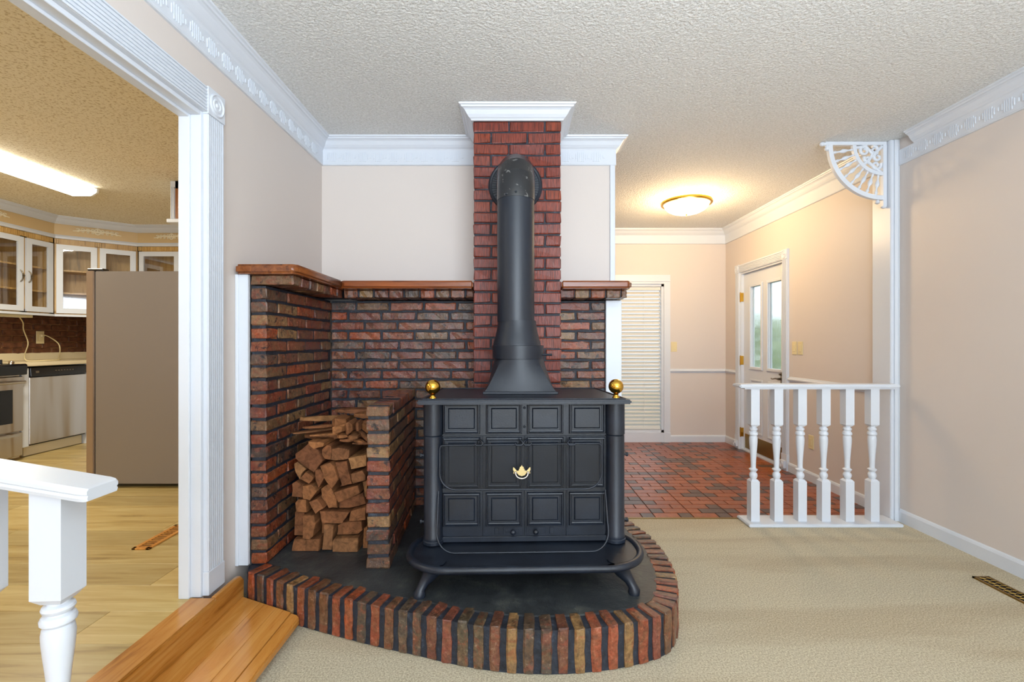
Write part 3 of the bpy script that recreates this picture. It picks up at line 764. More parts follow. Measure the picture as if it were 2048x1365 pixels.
# ------------------------------------------------------------ firewood
wr = random.Random(8)
def P2(zx, zy, s=397.0): return ((560+zx/3.9-CX)/s, H-(780+zy/3.9-HY)/s)
logs = [
 ('big square-ended split log tilted at the top left of the stack', [(110,505),(215,420),(290,470),(328,560),(262,652),(180,600),(112,540)], 0),
 ('small orange wedge of wood lying on the big tilted log', [(225,402),(290,405),(352,412),(345,440),(270,460),(230,428)], -.02),
 ('squat brown log right of the big tilted log near the top', [(310,475),(345,442),(383,448),(380,560),(330,550),(310,520)], .02),
 ('wide rectangular log end near the top centre of the stack', [(388,470),(440,458),(530,475),(525,548),(430,560),(386,555)], .01),
 ('pale narrow wedge against the side wall below the big log', [(103,580),(130,565),(198,625),(160,665),(150,708),(115,650)], 0),
 ('pale diamond-shaped log end below the big tilted log', [(153,692),(200,642),(265,687),(225,735)], -.01),
 ('pale pointed wedge standing in the middle left of the stack', [(275,628),(315,620),(348,685),(300,768),(278,710)], -.01),
 ('quarter-round log with rayed end in the middle of the stack', [(318,592),(395,565),(430,600),(460,700),(410,770),(347,682)], -.02),
 ('upright rectangular log in the upper middle of the stack', [(424,572),(515,560),(556,740),(480,760)], 0),
 ('thick log at the upper right beside the partition', [(526,537),(668,512),(668,600),(547,626)], 0),
 ('tilted log end below the thick log beside the partition', [(553,657),(640,630),(668,672),(666,708),(567,736)], -.01),
 ('pale square log against the side wall at mid height', [(96,732),(125,714),(179,747),(177,843),(92,835)], -.01),
 ('pale five-sided log beside the square one at mid height', [(184,747),(250,737),(296,787),(240,860),(186,845)], -.02),
 ('long brown leaning log in the centre of the stack', [(308,782),(370,742),(433,862),(436,933),(370,936),(312,850)], .01),
 ('tilted pale brown plank end right of centre', [(420,802),(605,748),(623,810),(452,883)], -.01),
 ('dark brown log under the tilted plank end', [(442,892),(630,818),(660,903),(520,940),(443,938)], .02),
 ('small pale block above the lowest left logs', [(121,880),(140,857),(205,857),(210,958),(126,955)], -.01),
 ('small pale diamond block left of the bottom centre', [(237,867),(300,842),(353,915),(290,958)], -.03),
 ('tall brown log at the bottom left against the side wall', [(105,962),(180,967),(180,1153),(97,1150)], .01),
 ('tall rounded brown log second from the left near the bottom', [(184,977),(275,972),(285,1040),(265,1140),(240,1162),(184,1158)], -.02),
 ('wide tapering log above the bottom centre', [(300,952),(538,962),(508,1010),(480,1050),(317,1043)], 0),
 ('log end beside the partition in the lower right', [(552,947),(668,917),(668,1016),(537,1026)], -.01),
 ('upright block in the bottom row at the centre', [(343,1056),(418,1060),(405,1252),(327,1252)], -.01),
 ('wide log above the bottom right block', [(437,1072),(480,1048),(626,1037),(633,1110),(600,1138),(432,1143)], .01),
 ('long low block at the bottom left corner', [(90,1259),(95,1215),(110,1166),(310,1163),(305,1259)], -.01),
 ('long low block at the bottom right of the stack', [(412,1182),(430,1155),(615,1150),(612,1259),(414,1259)], -.02),
 ('narrow log squeezed against the partition at the bottom', [(640,1100),(668,1082),(668,1259),(632,1259)], .02),
 ('recessed narrow log between the tall logs at the bottom', [(289,1047),(340,1047),(322,1158),(289,1158)], .05),
 ('thin slat end against the partition at mid height', [(630,733),(668,718),(664,860),(647,850)], .02),
 ('recessed block behind the centre of the stack', [(440,765),(560,742),(600,742),(420,796)], .07),
]
for lab, poly, dy in logs:
    P = [P2(*p) for p in poly]; L = wr.uniform(.32, .40); y0 = 2.40+dy
    cx_ = sum(p[0] for p in P)/len(P); cz_ = sum(p[1] for p in P)/len(P)
    mb = MB(); n = len(P); dens = []
    for i in range(n):
        a, b = Vector(P[i]), Vector(P[(i+1) % n]); dens.append(a)
        if (b-a).length > .03: dens.append(a.lerp(b, .5)+Vector((wr.uniform(-.0025, .0025), wr.uniform(-.0025, .0025))))
    n = len(dens); vs = []
    for j, t in enumerate((0, .015, .5, 1)):
        sc_ = .965 if j == 0 else (1 if j == 1 else wr.uniform(.95, .99))
        for p in dens: vs.append((cx_+(p.x-cx_)*sc_, y0+(L*t if j > 1 else t*.4)+(wr.uniform(0, .004) if j < 2 else 0), cz_+(p.y-cz_)*sc_))
    fs = [(j*n+i, j*n+(i+1) % n, (j+1)*n+(i+1) % n, (j+1)*n+i) for j in range(3) for i in range(n)]+[tuple(range(n)), tuple(range(3*n, 4*n))[::-1]]
    o = mb.add(vs, fs).obj('firewood_log', 'split_log'); tag(o, lab, 'firewood', 'split logs stacked in the brick bin')
# kindling on top : centre(x,y,z), length, width, height, yaw, pitch
kd = [
 ('long pale kindling board lying at the top left of the woodpile', -.985, 2.56, .815, .34, .05, .028, 1.05, .10),
 ('long splinter lying below the top left kindling board', -.955, 2.50, .785, .30, .035, .014, .95, .06),
 ('thin flat splinter sticking out over the side wall edge', -1.02, 2.50, .760, .26, .045, .010, .75, .0),
 ('flat slat lying beneath the top centre kindling', -.93, 2.49, .745, .24, .05, .012, .35, -.02),
 ('broad dark slab lying at the top centre back', -.86, 2.66, .842, .24, .10, .022, .15, .02),
 ('broad slab of wood at the top right of the pile', -.775, 2.60, .828, .16, .12, .026, .1, .02),
 ('block of kindling standing at the top centre', -.905, 2.52, .805, .07, .16, .050, .1, .0),
 ('small upright block at the centre of the kindling', -.835, 2.47, .786, .036, .14, .062, .02, 0),
 ('short split stick beside the upright kindling block', -.872, 2.465, .778, .040, .15, .040, -.35, 0),
 ('short stick right of the upright kindling block', -.795, 2.48, .790, .030, .14, .045, .15, 0),
 ('flat chip lying in front of the upright kindling block', -.865, 2.445, .745, .052, .10, .020, .05, 0),
 ('pale chip end in the middle of the kindling', -.805, 2.44, .742, .050, .12, .022, -.05, 0),
 ('dark bark stick leaning at the right of the kindling', -.745, 2.45, .775, .10, .03, .026, -.6, .35),
 ('bark strip lying across the right end of the kindling', -.755, 2.45, .735, .11, .022, .018, -.5, .55),
 ('thick dark kindling piece against the partition', -.735, 2.52, .806, .12, .06, .035, .3, -.25),
 ('thin bark stick lowest at the right of the kindling', -.785, 2.435, .716, .085, .03, .016, -.2, .30),
 ('flat splinter just above the thick right-hand log', -.755, 2.44, .706, .12, .05, .010, .05, 0),
 ('narrow splinter above the wide top-centre log', -.845, 2.44, .722, .07, .06, .014, .08, 0),
 ('recessed dark slab below the kindling at the left', -1.00, 2.60, .722, .22, .20, .030, .05, 0),
]
for lab, x, y, z, L, W, T, yaw, pit in kd:
    mb = MB(); k = [wr.uniform(.75, 1.1) for _ in range(8)]
    mx = Matrix.Translation((x, y, z)) @ Matrix.Rotation(yaw, 4, 'Z') @ Matrix.Rotation(pit, 4, 'Y')
    vs = []; secs = [-.5, -.2, .15, .5]
    for i, t in enumerate(secs):
        a = .62 if i in (0, 3) else 1
        for sy, sz in ((-1, -1), (1, -1), (1, 1), (0, 1.15), (-1, 1)):
            vs.append(mx @ Vector((t*L, sy*W/2*a*wr.uniform(.85, 1.05), sz*T/2*a*wr.uniform(.8, 1.05))))
    fs = [(j*5+i, j*5+(i+1) % 5, (j+1)*5+(i+1) % 5, (j+1)*5+i) for j in range(3) for i in range(5)]+[(0, 1, 2, 3, 4), (19, 18, 17, 16, 15)]
    o = mb.add(vs, fs).obj('kindling_stick', 'split_log'); tag(o, lab, 'kindling', 'kindling heaped on the stacked logs')

# ------------------------------------------------------------ balusters and railings
def baluster(zb, zt, sz, cx_, cy_, name, parent, z_up, z_lo, rot=0):
    """square ends, turned middle. z_up = shoulder height upper block, z_lo = lower"""
    h = sz/2; mx = Matrix.Translation((cx_, cy_, 0)) @ Matrix.Rotation(rot, 4, 'Z')
    mb = MB()
    def blk(z0, z1, chz):   # block with pyramidal shoulder at chz side
        k = h*.80; d = h*.45
        if chz == 'low': lv = [(h, z1), (h, z0+d), (k*.78, z0)]
        else: lv = [(h, z0), (h, z1-d), (k*.78, z1)]
        vs = []
        for r, z in lv: vs += [mx @ Vector((sx*r, sy*r, z)) for sx, sy in ((-1, -1), (1, -1), (1, 1), (-1, 1))]
        fs = [(j*4+i, j*4+(i+1) % 4, (j+1)*4+(i+1) % 4, (j+1)*4+i) for j in range(2) for i in range(4)]+[(0, 1, 2, 3), (11, 10, 9, 8)]
        mb.add(vs, fs)
    blk(z_up, zt, 'low'); blk(zb, z_lo, 'up')
    T = z_up-z_lo; q = lambda t: z_lo+T*t
    pf = [(.62, 0), (.66, .01), (.82, .035), (.90, .07), (.82, .105), (.60, .125), (.56, .135), (.72, .15), (.92, .175), (.98, .185), (.70, .20), (.56, .21),
          (.56, .26), (.60, .36), (.70, .48), (.82, .60), (.90, .70), (.92, .76), (.86, .805), (.74, .82), (.80, .83), (.98, .845), (1.0, .87), (.90, .895), (.72, .905), (.70, .915),
          (.86, .93), (.92, .95), (.86, .97), (.64, .985), (.62, 1.0)]
    mb.lathe([(r*h, q(t)) for r, t in pf], mx, 20)
    return mb.obj(name, 'white_trim', parent, smooth=.55)
rl = thing('railing', 'short white spindle railing between the carpet and the tiled entry', 'railing', (2.1, 3.22, 0))
B(1.565, 2.585, 3.13, 3.31, 0, .02).obj('bottom_plate', 'white_trim', rl, bev=.005, seg=2)
MB().box(1.515, 2.586, 3.155, 3.275, .918, .942).obj('handrail', 'white_trim', rl, bev=.008, seg=3, smooth=.6)
B(1.56, 2.586, 3.18, 3.25, .908, .918).obj('rail_fillet', 'white_trim', rl)
for x in (1.632, 1.789, 1.948, 2.107, 2.267, 2.435): baluster(.02, .91, .058, x, 3.213, 'baluster', rl, .655, .30)
# near stair rail, sloping towards the step
nr_ = thing('stair_rail', 'near white sloping handrail on turned balusters beside the oak step', 'railing', (-1.25, 1.12, .055))
zr = lambda x: .872-(x+.966)*.165
mb = MB(); vs = []
prof = [(-.046, -.002), (-.049, .006), (-.046, .012), (-.050, .016), (-.050, .024), (-.044, .030), (.044, .030), (.050, .024), (.050, .016), (.046, .012), (.049, .006), (.046, -.002)]
xs = [-2.0, -.985, -.972, -.966]; ks = [1, 1, .96, .86]
for x, k in zip(xs, ks):
    for a, b in prof: vs.append((x, 1.122+a*k, zr(x)-.014+.014*(1-k)+b*k))
n = len(prof)
mb.add(vs, [(j*n+i, j*n+(i+1) % n, (j+1)*n+(i+1) % n, (j+1)*n+i) for j in range(3) for i in range(n)]+[tuple(range(n)), tuple(range(3*n, 4*n))[::-1]])
mb.obj('handrail', 'white_trim', nr_, smooth=.6)
for i, x in enumerate((-1.071, -1.262, -1.446, -1.63, -1.81)):
    zb_ = .055 if i == 0 else ZK+.006
    baluster(zb_, zr(x)-.012, .070, x, 1.122, 'baluster', nr_, .612, .30, math.radians(3))

# fretwork bracket
fb = thing('fretwork_bracket', 'white quarter-circle fretwork bracket under the ceiling at the pilaster', 'bracket', (2.56, 3.28, 2.2))
cxb, czb, yb = 2.562, 2.588, 3.285
B(cxb-.40, cxb+.02, yb-.014, yb+.014, czb-.004, czb+.020).obj('top_rail', 'white_trim', fb, bev=.002)
B(cxb-.004, cxb+.022, yb-.014, yb+.014, czb-.425, czb).obj('side_rail', 'white_trim', fb, bev=.002)
def arc(r0, r1, a0, a1, n=28):
    o = [(cxb+r1*math.cos(a0+(a1-a0)*k/n), czb+r1*math.sin(a0+(a1-a0)*k/n)) for k in range(n+1)]
    return o+[(cxb+r0*math.cos(a0+(a1-a0)*k/n), czb+r0*math.sin(a0+(a1-a0)*k/n)) for k in range(n, -1, -1)]
def ring_obj(r0, r1, name, t):
    mb = MB(); n = 28; vs = []
    for k in range(n+1):
        a = PI+PI/2*k/n
        for r, y in ((r0, yb-t), (r1, yb-t), (r1, yb+t), (r0, yb+t)): vs.append((cxb+r*math.cos(a), y, czb+r*math.sin(a)))
    mb.add(vs, [(k*4+i, k*4+(i+1) % 4, (k+1)*4+(i+1) % 4, (k+1)*4+i) for k in range(n) for i in range(4)]+[(0, 1, 2, 3), tuple(n*4+i for i in (3, 2, 1, 0))])
    mb.obj(name, 'white_trim', fb, smooth=.6)
ring_obj(.352, .382, 'outer_arc', .013); ring_obj(.188, .212, 'inner_arc', .011)
for k in range(8):
    a = PI+PI/2*(k+.85)/8.6
    mx = Matrix.Translation((cxb, yb, czb)) @ Matrix.Rotation(-(a), 4, 'Y') @ Matrix.Rotation(PI/2, 4, 'Y')
    MB().lathe([(.006, .208), (.008, .225), (.005, .235), (.008, .250), (.014, .268), (.015, .280), (.011, .292), (.006, .300), (.006, .322), (.012, .332), (.007, .345), (.006, .355)], mx, 12).obj('spindle', 'white_trim', fb, smooth=.9)
def spiral(cx_, cz_, r, turns, a0, sgn):
    pts = []
    for k in range(28):
        t = k/27; a = a0+sgn*turns*2*PI*t; rr = r*(1-.78*t); pts.append((cx_+rr*math.cos(a), yb, cz_+rr*math.sin(a)))
    return pts
mb = MB()
for (x, z, r, tr_, a0, s) in ((-.125, -.040, .036, 1.2, 1.2, 1), (-.060, -.035, .030, 1.1, 2.0, -1), (-.035, -.085, .030, 1.1, 1.6, 1), (-.045, -.140, .034, 1.2, .4, -1), (-.105, -.095, .024, 1.1, 2.6, 1)):
    mb.tube(spiral(cxb+x, czb+z, r, tr_, a0, s), [.0125*(1-.4*k/27) for k in range(28)], 8)
mb.tube([(cxb-.188, yb, czb-.02), (cxb-.12, yb, czb-.010), (cxb-.07, yb, czb-.06), (cxb-.10, yb, czb-.12), (cxb-.015, yb, czb-.188)], .012, 8)
mb.tube([(cxb-.13, yb, czb-.135), (cxb-.08, yb, czb-.085), (cxb-.005, yb, czb-.01)], .012, 8)
mb.obj('scrollwork', 'white_trim', fb, smooth=1)
mb = MB()
mb.lathe([(.004, -.03), (.014, -.022), (.016, -.008), (.010, 0), (.014, .008), (.008, .02)], Matrix.Translation((cxb-.405, yb, czb+.006)) @ Matrix.Rotation(PI/2, 4, 'Y'), 14)
mb.lathe([(.004, -.03), (.014, -.022), (.016, -.008), (.010, 0), (.014, .008)], Matrix.Translation((cxb-.385, yb, czb-.012)), 14)
mb.lathe([(.004, -.018), (.016, -.012), (.018, -.004), (.010, 0)], Matrix.Translation((cxb+.008, yb, czb-.422)), 14)
mb.lathe([(.004, -.018), (.016, -.010), (.012, 0), (.01, .01)], Matrix.Translation((cxb-.035, yb, czb-.392)), 14)
mb.obj('finial', 'white_trim', fb, smooth=1)

# ------------------------------------------------------------ front door (on the entry wall, facing -x)
dr = stempty('door_1', (XE, (DY0+DY1)/2, 0), 'white front door with two tall glass lights, seen at an angle')
xd = XE+.03
def dbox(mb, y0, y1, z0, z1, x0=xd, x1=xd+.04): mb.box(x0, x1, y0, y1, z0, z1)
ya, yb_ = DY0+.02, DY1-.02
L1 = (5.045, 5.262); L2 = (4.655, 4.905); zl0, zl1 = .955, 1.835
mb = MB(); dbox(mb, ya, L2[0], .02, DZ-.02); dbox(mb, L2[1], L1[0], .02, DZ-.02); dbox(mb, L1[1], yb_, .02, DZ-.02)
for a, b in (L1, L2): dbox(mb, a, b, .02, zl0); dbox(mb, a, b, zl1, DZ-.02)
mb.obj('door_slab', 'white_trim', dr)
for a, b in (L1, L2):
    mb = MB()
    for (p, q, r, s) in ((a-.03, a, zl0-.03, zl1+.03), (b, b+.03, zl0-.03, zl1+.03), (a, b, zl0-.03, zl0), (a, b, zl1, zl1+.03)): mb.box(xd-.014, xd, p, q, r, s)
    fr = mb.obj('glass_frame', 'white_trim', dr, bev=.004)
    B(xd+.018, xd+.024, a, b, zl0, zl1).obj('glass_pane', 'ripple_glass', fr)
    mb = MB()
    for (p, q, r, s) in ((a, b, .25, .80),):
        for (e0, e1, e2, e3) in ((p-.02, p, r-.02, s+.02), (q, q+.02, r-.02, s+.02), (p, q, r-.02, r), (p, q, s, s+.02)): mb.box(xd-.008, xd, e0, e1, e2, e3)
        mb.box(xd-.005, xd, p+.03, q-.03, r+.03, s-.03)
    mb.obj('lower_panel', 'white_trim', dr, bev=.003)
mb = MB(); mb.box(XE-.004, xd+.05, ya-.022, ya, 0, DZ); mb.box(XE-.004, xd+.05, yb_, yb_+.022, 0, DZ); mb.box(XE-.004, xd+.05, ya, yb_, DZ-.018, DZ); mb.box(XE, XR+.1, ya, yb_, -.002, .016)
mb.obj('door_jamb', 'white_trim', dr)
mb = MB()
for (a, b) in ((DY0-.085, DY0+.003), (DY1-.003, DY1+.085)):
    mb.box(XE-.018, XE, a, b, .16, DZ)
    for i in range(5): mb.box(XE-.024, XE-.018, a+.010+i*.0155, a+.017+i*.0155, .16, DZ)
    mb.box(XE-.026, XE, a-.003, b+.003, 0, .16)
mb.obj('side_casing', 'white_trim', dr)
mb = MB(); mb.box(XE-.018, XE, DY0-.003, DY1+.003, DZ, DZ+.09)
for i in range(5): mb.box(XE-.024, XE-.018, DY0, DY1, DZ+.010+i*.0155, DZ+.017+i*.0155)
mb.obj('head_casing', 'white_trim', dr)
for a in (DY0-.088, DY1-.003):
    mb = MB(); rosette(mb, a, a+.091, DZ, DZ+.092, XE, -1); mb.obj('rosette_block', 'white_trim', dr, smooth=.6)
    mb = MB(); rosette(mb, a+.012, a+.080, .03, .10, XE-.024, -1); mb.obj('plinth_rosette', 'white_trim', dr, smooth=.6)
for z in (1.74, 1.02, .20):
    mb = MB(); mb.box(XE-.006, XE+.024, yb_-.004, yb_+.026, z-.05, z+.05); mb.lathe([(.006, -.055), (.006, .055)], Matrix.Translation((XE-.008, yb_+.006, z)), 10); mb.obj('hinge', 'brass', dr)
B(xd-.003, xd, ya+.006, ya+.045, .985, 1.27).obj('push_plate', 'antique_brass', dr)
B(xd-.003, xd, ya+.03, yb_-.03, .03, .19).obj('kick_plate', 'antique_brass', dr)
mb = MB(); mb.box(xd-.014, xd, ya+.018, ya+.070, .79, .93)
mx = Matrix.Translation((xd-.01, ya+.045, .865)) @ Matrix.Rotation(-PI/2, 4, 'Y')
mb.lathe([(.026, 0), (.026, .008), (.012, .012), (.012, .045)], mx, 16)
mb.tube([(xd-.05, ya+.045, .865), (xd-.055, ya+.085, .868), (xd-.055, ya+.14, .858), (xd-.052, ya+.165, .864)], [.010, .008, .006, .007], 8)
mb.lathe([(.022, 0), (.022, .006), (.01, .010), (.01, .03)], Matrix.Translation((xd-.01, ya+.045, .91)) @ Matrix.Rotation(-PI/2, 4, 'Y'), 14)
mb.obj('lever_handle', 'pewter', dr, smooth=.6, bev=.0)
B(xd-.022, xd, ya+.002, ya+.045, DZ-.11, DZ-.03).obj('contact_sensor', 'white_plastic', dr, bev=.003)

# switches and outlets (on walls)
def plate(name, label, cat, x0, x1, y0, y1, z0, z1, kind, nrm, grp=None):
    t = thing(name, label, cat, ((x0+x1)/2, (y0+y1)/2, z0), grp)
    B(x0, x1, y0, y1, z0, z1).obj('cover_plate', 'ivory_plastic', t, bev=.0015)
    zc_ = (z0+z1)/2
    if nrm == '-x': B(x0-.004, x0, (y0+y1)/2-.015, (y0+y1)/2+.015, zc_-.032, zc_+.032).obj('rocker' if kind == 's' else 'socket', 'ivory_plastic', t, bev=.001)
    if nrm == '+x': B(x1, x1+.003, (y0+y1)/2-.015, (y0+y1)/2+.015, zc_-.032, zc_+.032).obj('rocker' if kind == 's' else 'socket', 'ivory_plastic', t, bev=.001)
    if nrm == '-y': B((x0+x1)/2-.015, (x0+x1)/2+.015, y0-.004, y0, zc_-.032, zc_+.032).obj('rocker' if kind == 's' else 'socket', 'ivory_plastic', t, bev=.001)
plate('light_switch', 'ivory light switch on the far wall right of the blinds', 'switch', 1.949, 2.021, YF-.006, YF, 1.11, 1.23, 's', '-y')
plate('light_switch', 'ivory light switch touching the front door casing, left of two', 'switch', XE-.006, XE, 4.365, 4.437, 1.11, 1.23, 's', '-x')
plate('light_switch', 'ivory light switch on the entry wall, right of two', 'switch', XE-.006, XE, 4.275, 4.347, 1.11, 1.23, 's', '-x')
plate('wall_outlet', 'ivory outlet low on the entry wall behind the railing', 'outlet', XE-.006, XE, 4.12, 4.19, .29, .41, 'o', '-x')

# ------------------------------------------------------------ entry window with blinds
wd = stempty('window_1', ((WX0+WX1)/2, YF, WZ0), 'tall white framed entry window behind blinds')
mb = MB()
for (a, b) in ((WX0-.075, WX0), (WX1, WX1+.075)): mb.box(a, b, YF-.018, YF, 0, WZ1); mb.box(a-.003, b+.003, YF-.026, YF, 0, .12)
mb.box(WX0-.075, WX1+.075, YF-.018, YF, WZ1, WZ1+.11); mb.box(WX0-.075, WX1+.075, YF-.026, YF, WZ1+.03, WZ1+.04); mb.box(WX0, WX1, YF-.018, YF, 0, WZ0)
mb.obj('window_casing', 'white_trim', wd)
mb = MB(); mb.box(WX0, WX0+.03, YF, YF+.1, WZ0, WZ1); mb.box(WX1-.03, WX1, YF, YF+.1, WZ0, WZ1); mb.box(WX0, WX1, YF, YF+.1, WZ0, WZ0+.03); mb.box(WX0, WX1, YF, YF+.1, WZ1-.03, WZ1)
mb.obj('window_frame', 'white_trim', wd)
B(WX0+.03, WX1-.03, YF+.085, YF+.089, WZ0+.03, WZ1-.03).obj('window_pane', 'glass', wd)
bl = thing('window_blind', 'white horizontal slat blind covering the tall entry window', 'blind', ((WX0+WX1)/2, YF+.04, WZ0+.03))
bx0, bx1 = WX0+.033, WX1-.034
B(bx0, bx1, YF+.015, YF+.068, WZ1-.075, WZ1-.031).obj('head_rail', 'blind', bl, bev=.002)
B(bx0, bx1, YF+.02, YF+.064, WZ0+.034, WZ0+.052).obj('bottom_rail', 'blind', bl, bev=.002)
sm_ = MB(); mxs = Matrix.Rotation(math.radians(50), 4, 'X'); sm_.box(-(bx1-bx0)/2, (bx1-bx0)/2, -.025, .025, -.0012, .0012, mxs); sme = sm_.mesh('slat'); sme.materials.append(M['blind'])
z = WZ0+.075
while z < WZ1-.085:
    o = link('slat', sme, bl); o.location = ((bx0+bx1)/2, YF+.042, z); z += .0455
mb = MB()
for x in (bx0+.12, bx1-.20): mb.tube([(x, YF+.018, WZ0+.05), (x, YF+.018, WZ1-.05)], .0012, 4)
mb.obj('ladder_cord', 'white_plastic', bl)

# ------------------------------------------------------------ entry ceiling lamp
lm = thing('ceiling_lamp', 'round flush ceiling lamp with brass rim glowing in the entry', 'lamp', (1.686, 4.59, 2.53))
mx = Matrix.Translation((1.686, 4.59, 0))
MB().lathe([(.205, 2.588), (.235, 2.585), (.241, 2.572), (.236, 2.558), (.222, 2.552), (.212, 2.556), (.206, 2.566), (.204, 2.58)], mx, 48, False).obj('brass_rim', 'brass', lm, smooth=.8)
MB().lathe([(.209, 2.560), (.200, 2.532), (.175, 2.506), (.135, 2.484), (.085, 2.469), (.035, 2.462), (.001, 2.461)], mx, 48, False).obj('glass_bowl', 'lamp_bowl', lm, smooth=1)
MB().lathe([(.001, 2.445), (.008, 2.449), (.010, 2.456), (.005, 2.460), (.014, 2.463)], mx, 16, False).obj('finial', 'brass', lm, smooth=1)
MB().lathe([(.05, 2.609), (.05, 2.585), (.001, 2.58)], mx, 20, False).obj('ceiling_pan', 'brass', lm, smooth=1)
for k in range(6):
    a = 2*PI*k/6; l = bpy.data.lights.new('lamp_bulb', 'POINT'); l.energy = 4.0; l.color = (1, .72, .38); l.shadow_soft_size = .012
    o = bpy.data.objects.new('lamp_bulb', l); C.collection.objects.link(o); o.location = (1.686+.215*math.cos(a), 4.59+.215*math.sin(a), 2.597)
l = bpy.data.lights.new('lamp_glow', 'POINT'); l.energy = 30; l.color = (1, .70, .38); l.shadow_soft_size = .12
o = bpy.data.objects.new('lamp_glow', l); C.collection.objects.link(o); o.location = (1.686, 4.59, 2.30)

# ------------------------------------------------------------ floor registers
fv = thing('floor_register', 'brass scrollwork floor register in the carpet by the right wall', 'vent', (2.43, 2.32, 0))
mb = MB(); x0, x1, y0, y1 = 2.388, 2.475, 2.15, 2.465
for (a, b, c_, d) in ((x0, x1, y0, y0+.012), (x0, x1, y1-.012, y1), (x0, x0+.011, y0, y1), (x1-.011, x1, y0, y1)): mb.box(a, b, c_, d, .0, .008)
mb.obj('frame', 'antique_brass', fv); B(x0+.005, x1-.005, y0+.005, y1-.005, 0, .002).obj('duct_shade_sheet', 'shade_black', fv)  # black sheet stands in for the shade down the duct
mb = MB()
for k in range(12):
    yy = y0+.022+k*.0245; mb.tube([(x0+.008, yy, .006), (x0+.025, yy+.010, .006), (x0+.043, yy-.004, .006), (x0+.06, yy+.010, .006), (x1-.008, yy, .006)], .0022, 5)
mb.box((x0+x1)/2-.002, (x0+x1)/2+.002, y0, y1, .004, .008); mb.obj('grille', 'antique_brass', fv)
fv = thing('wooden_floor_register', 'oak slotted floor register in the kitchen floor', 'vent', (-1.905, 2.6, ZK))
mb = MB(); x0, x1, y0, y1 = -1.955, -1.865, 2.44, 2.76
for (a, b, c_, d) in ((x0, x1, y0, y0+.02), (x0, x1, y1-.02, y1), (x0, x0+.018, y0, y1), (x1-.018, x1, y0, y1)): mb.box(a, b, c_, d, ZK, ZK+.008)
mb.obj('frame', 'oak_step', fv, bev=.001); B(x0+.005, x1-.005, y0+.005, y1-.005, ZK, ZK+.002).obj('duct_shade_sheet', 'shade_black', fv)  # shade below the slats is a flat black sheet
for k in range(12): B(x0+.016, x1-.016, y0+.030+k*.0225, y0+.038+k*.0225, ZK, ZK+.006).obj('slat', 'oak_step', fv)

# ------------------------------------------------------------ kitchen
UX = -4.80; DGA, DGB = (-4.80, 4.98), (-4.27, 5.42)
# soffit with crown
mb = MB(); mb.prism([(KX, -.5), (UX, -.5), DGA, DGB, (-2.34, 5.42), (-2.34, KY), (KX, KY)], 2.33, KC)
so = struct(mb.obj('wall_soffit', 'kitchen_paint'), 'tan soffit above the kitchen wall cabinets')
trim(MB().sweep([(UX, -.5), DGA, DGB, (-2.34, 5.42)], CRP, KC), label='white crown moulding on the kitchen soffit')
trim(MB().sweep([(UX, -.5), DGA, DGB, (-2.34, 5.42)], [(0, 0), (.018, 0), (.022, .02), (.012, .04), (0, .04)], 2.318), label='white strip under the kitchen soffit')
# appliques on soffit
def applique(name, label, p, d, L, zc_):
    nr = Vector((d.y, -d.x, 0)); mb = MB()
    W = lambda u, v: tuple(p+d*u+nr*.006+Vector((0, 0, zc_+v)))
    for s in (-1, 1):
        mb.tube([W(s*L*t, .010*math.sin(t*9)) for t in [i/14*.5 for i in range(15)]], [.010*(1-.7*i/14)+.002 for i in range(15)], 6)
        for c in (.10, .2, .3, .40):
            mb.tube([W(s*L*(c+.035*math.cos(a)), .012+(.020-.03*c)*math.sin(a)) for a in [k*.7 for k in range(8)]], .005, 5)
            mb.tube([W(s*L*(c+.02*math.cos(a)), -.008+(.014-.02*c)*math.sin(a)) for a in [k*.9 for k in range(8)]], .004, 5)
    mb.tube([W(.026*math.cos(a), .006+.030*math.sin(a)) for a in [k*2*PI/12 for k in range(13)]], .007, 6)
    mb.tube([W(0, -.01), W(0, .045)], [.014, .004], 6)
    tag(mb.obj(name, 'ivory_cream', smooth=1), label, 'ornament')
d = (Vector((DGB[0], DGB[1], 0))-Vector((DGA[0], DGA[1], 0))).normalized()
applique('soffit_ornament', 'carved cream scroll ornament on the angled kitchen soffit', Vector(((DGA[0]+DGB[0])/2, (DGA[1]+DGB[1])/2, 0)), d, .40, 2.425)
applique('soffit_ornament', 'carved cream scroll ornament partly hidden by the opening jamb', Vector((-3.88, 5.42, 0)), Vector((1, 0, 0)), .40, 2.425)
applique('soffit_ornament', 'carved cream scroll ornament at the left edge of the photo', Vector((UX, 4.33, 0)), Vector((0, 1, 0)), .40, 2.425)
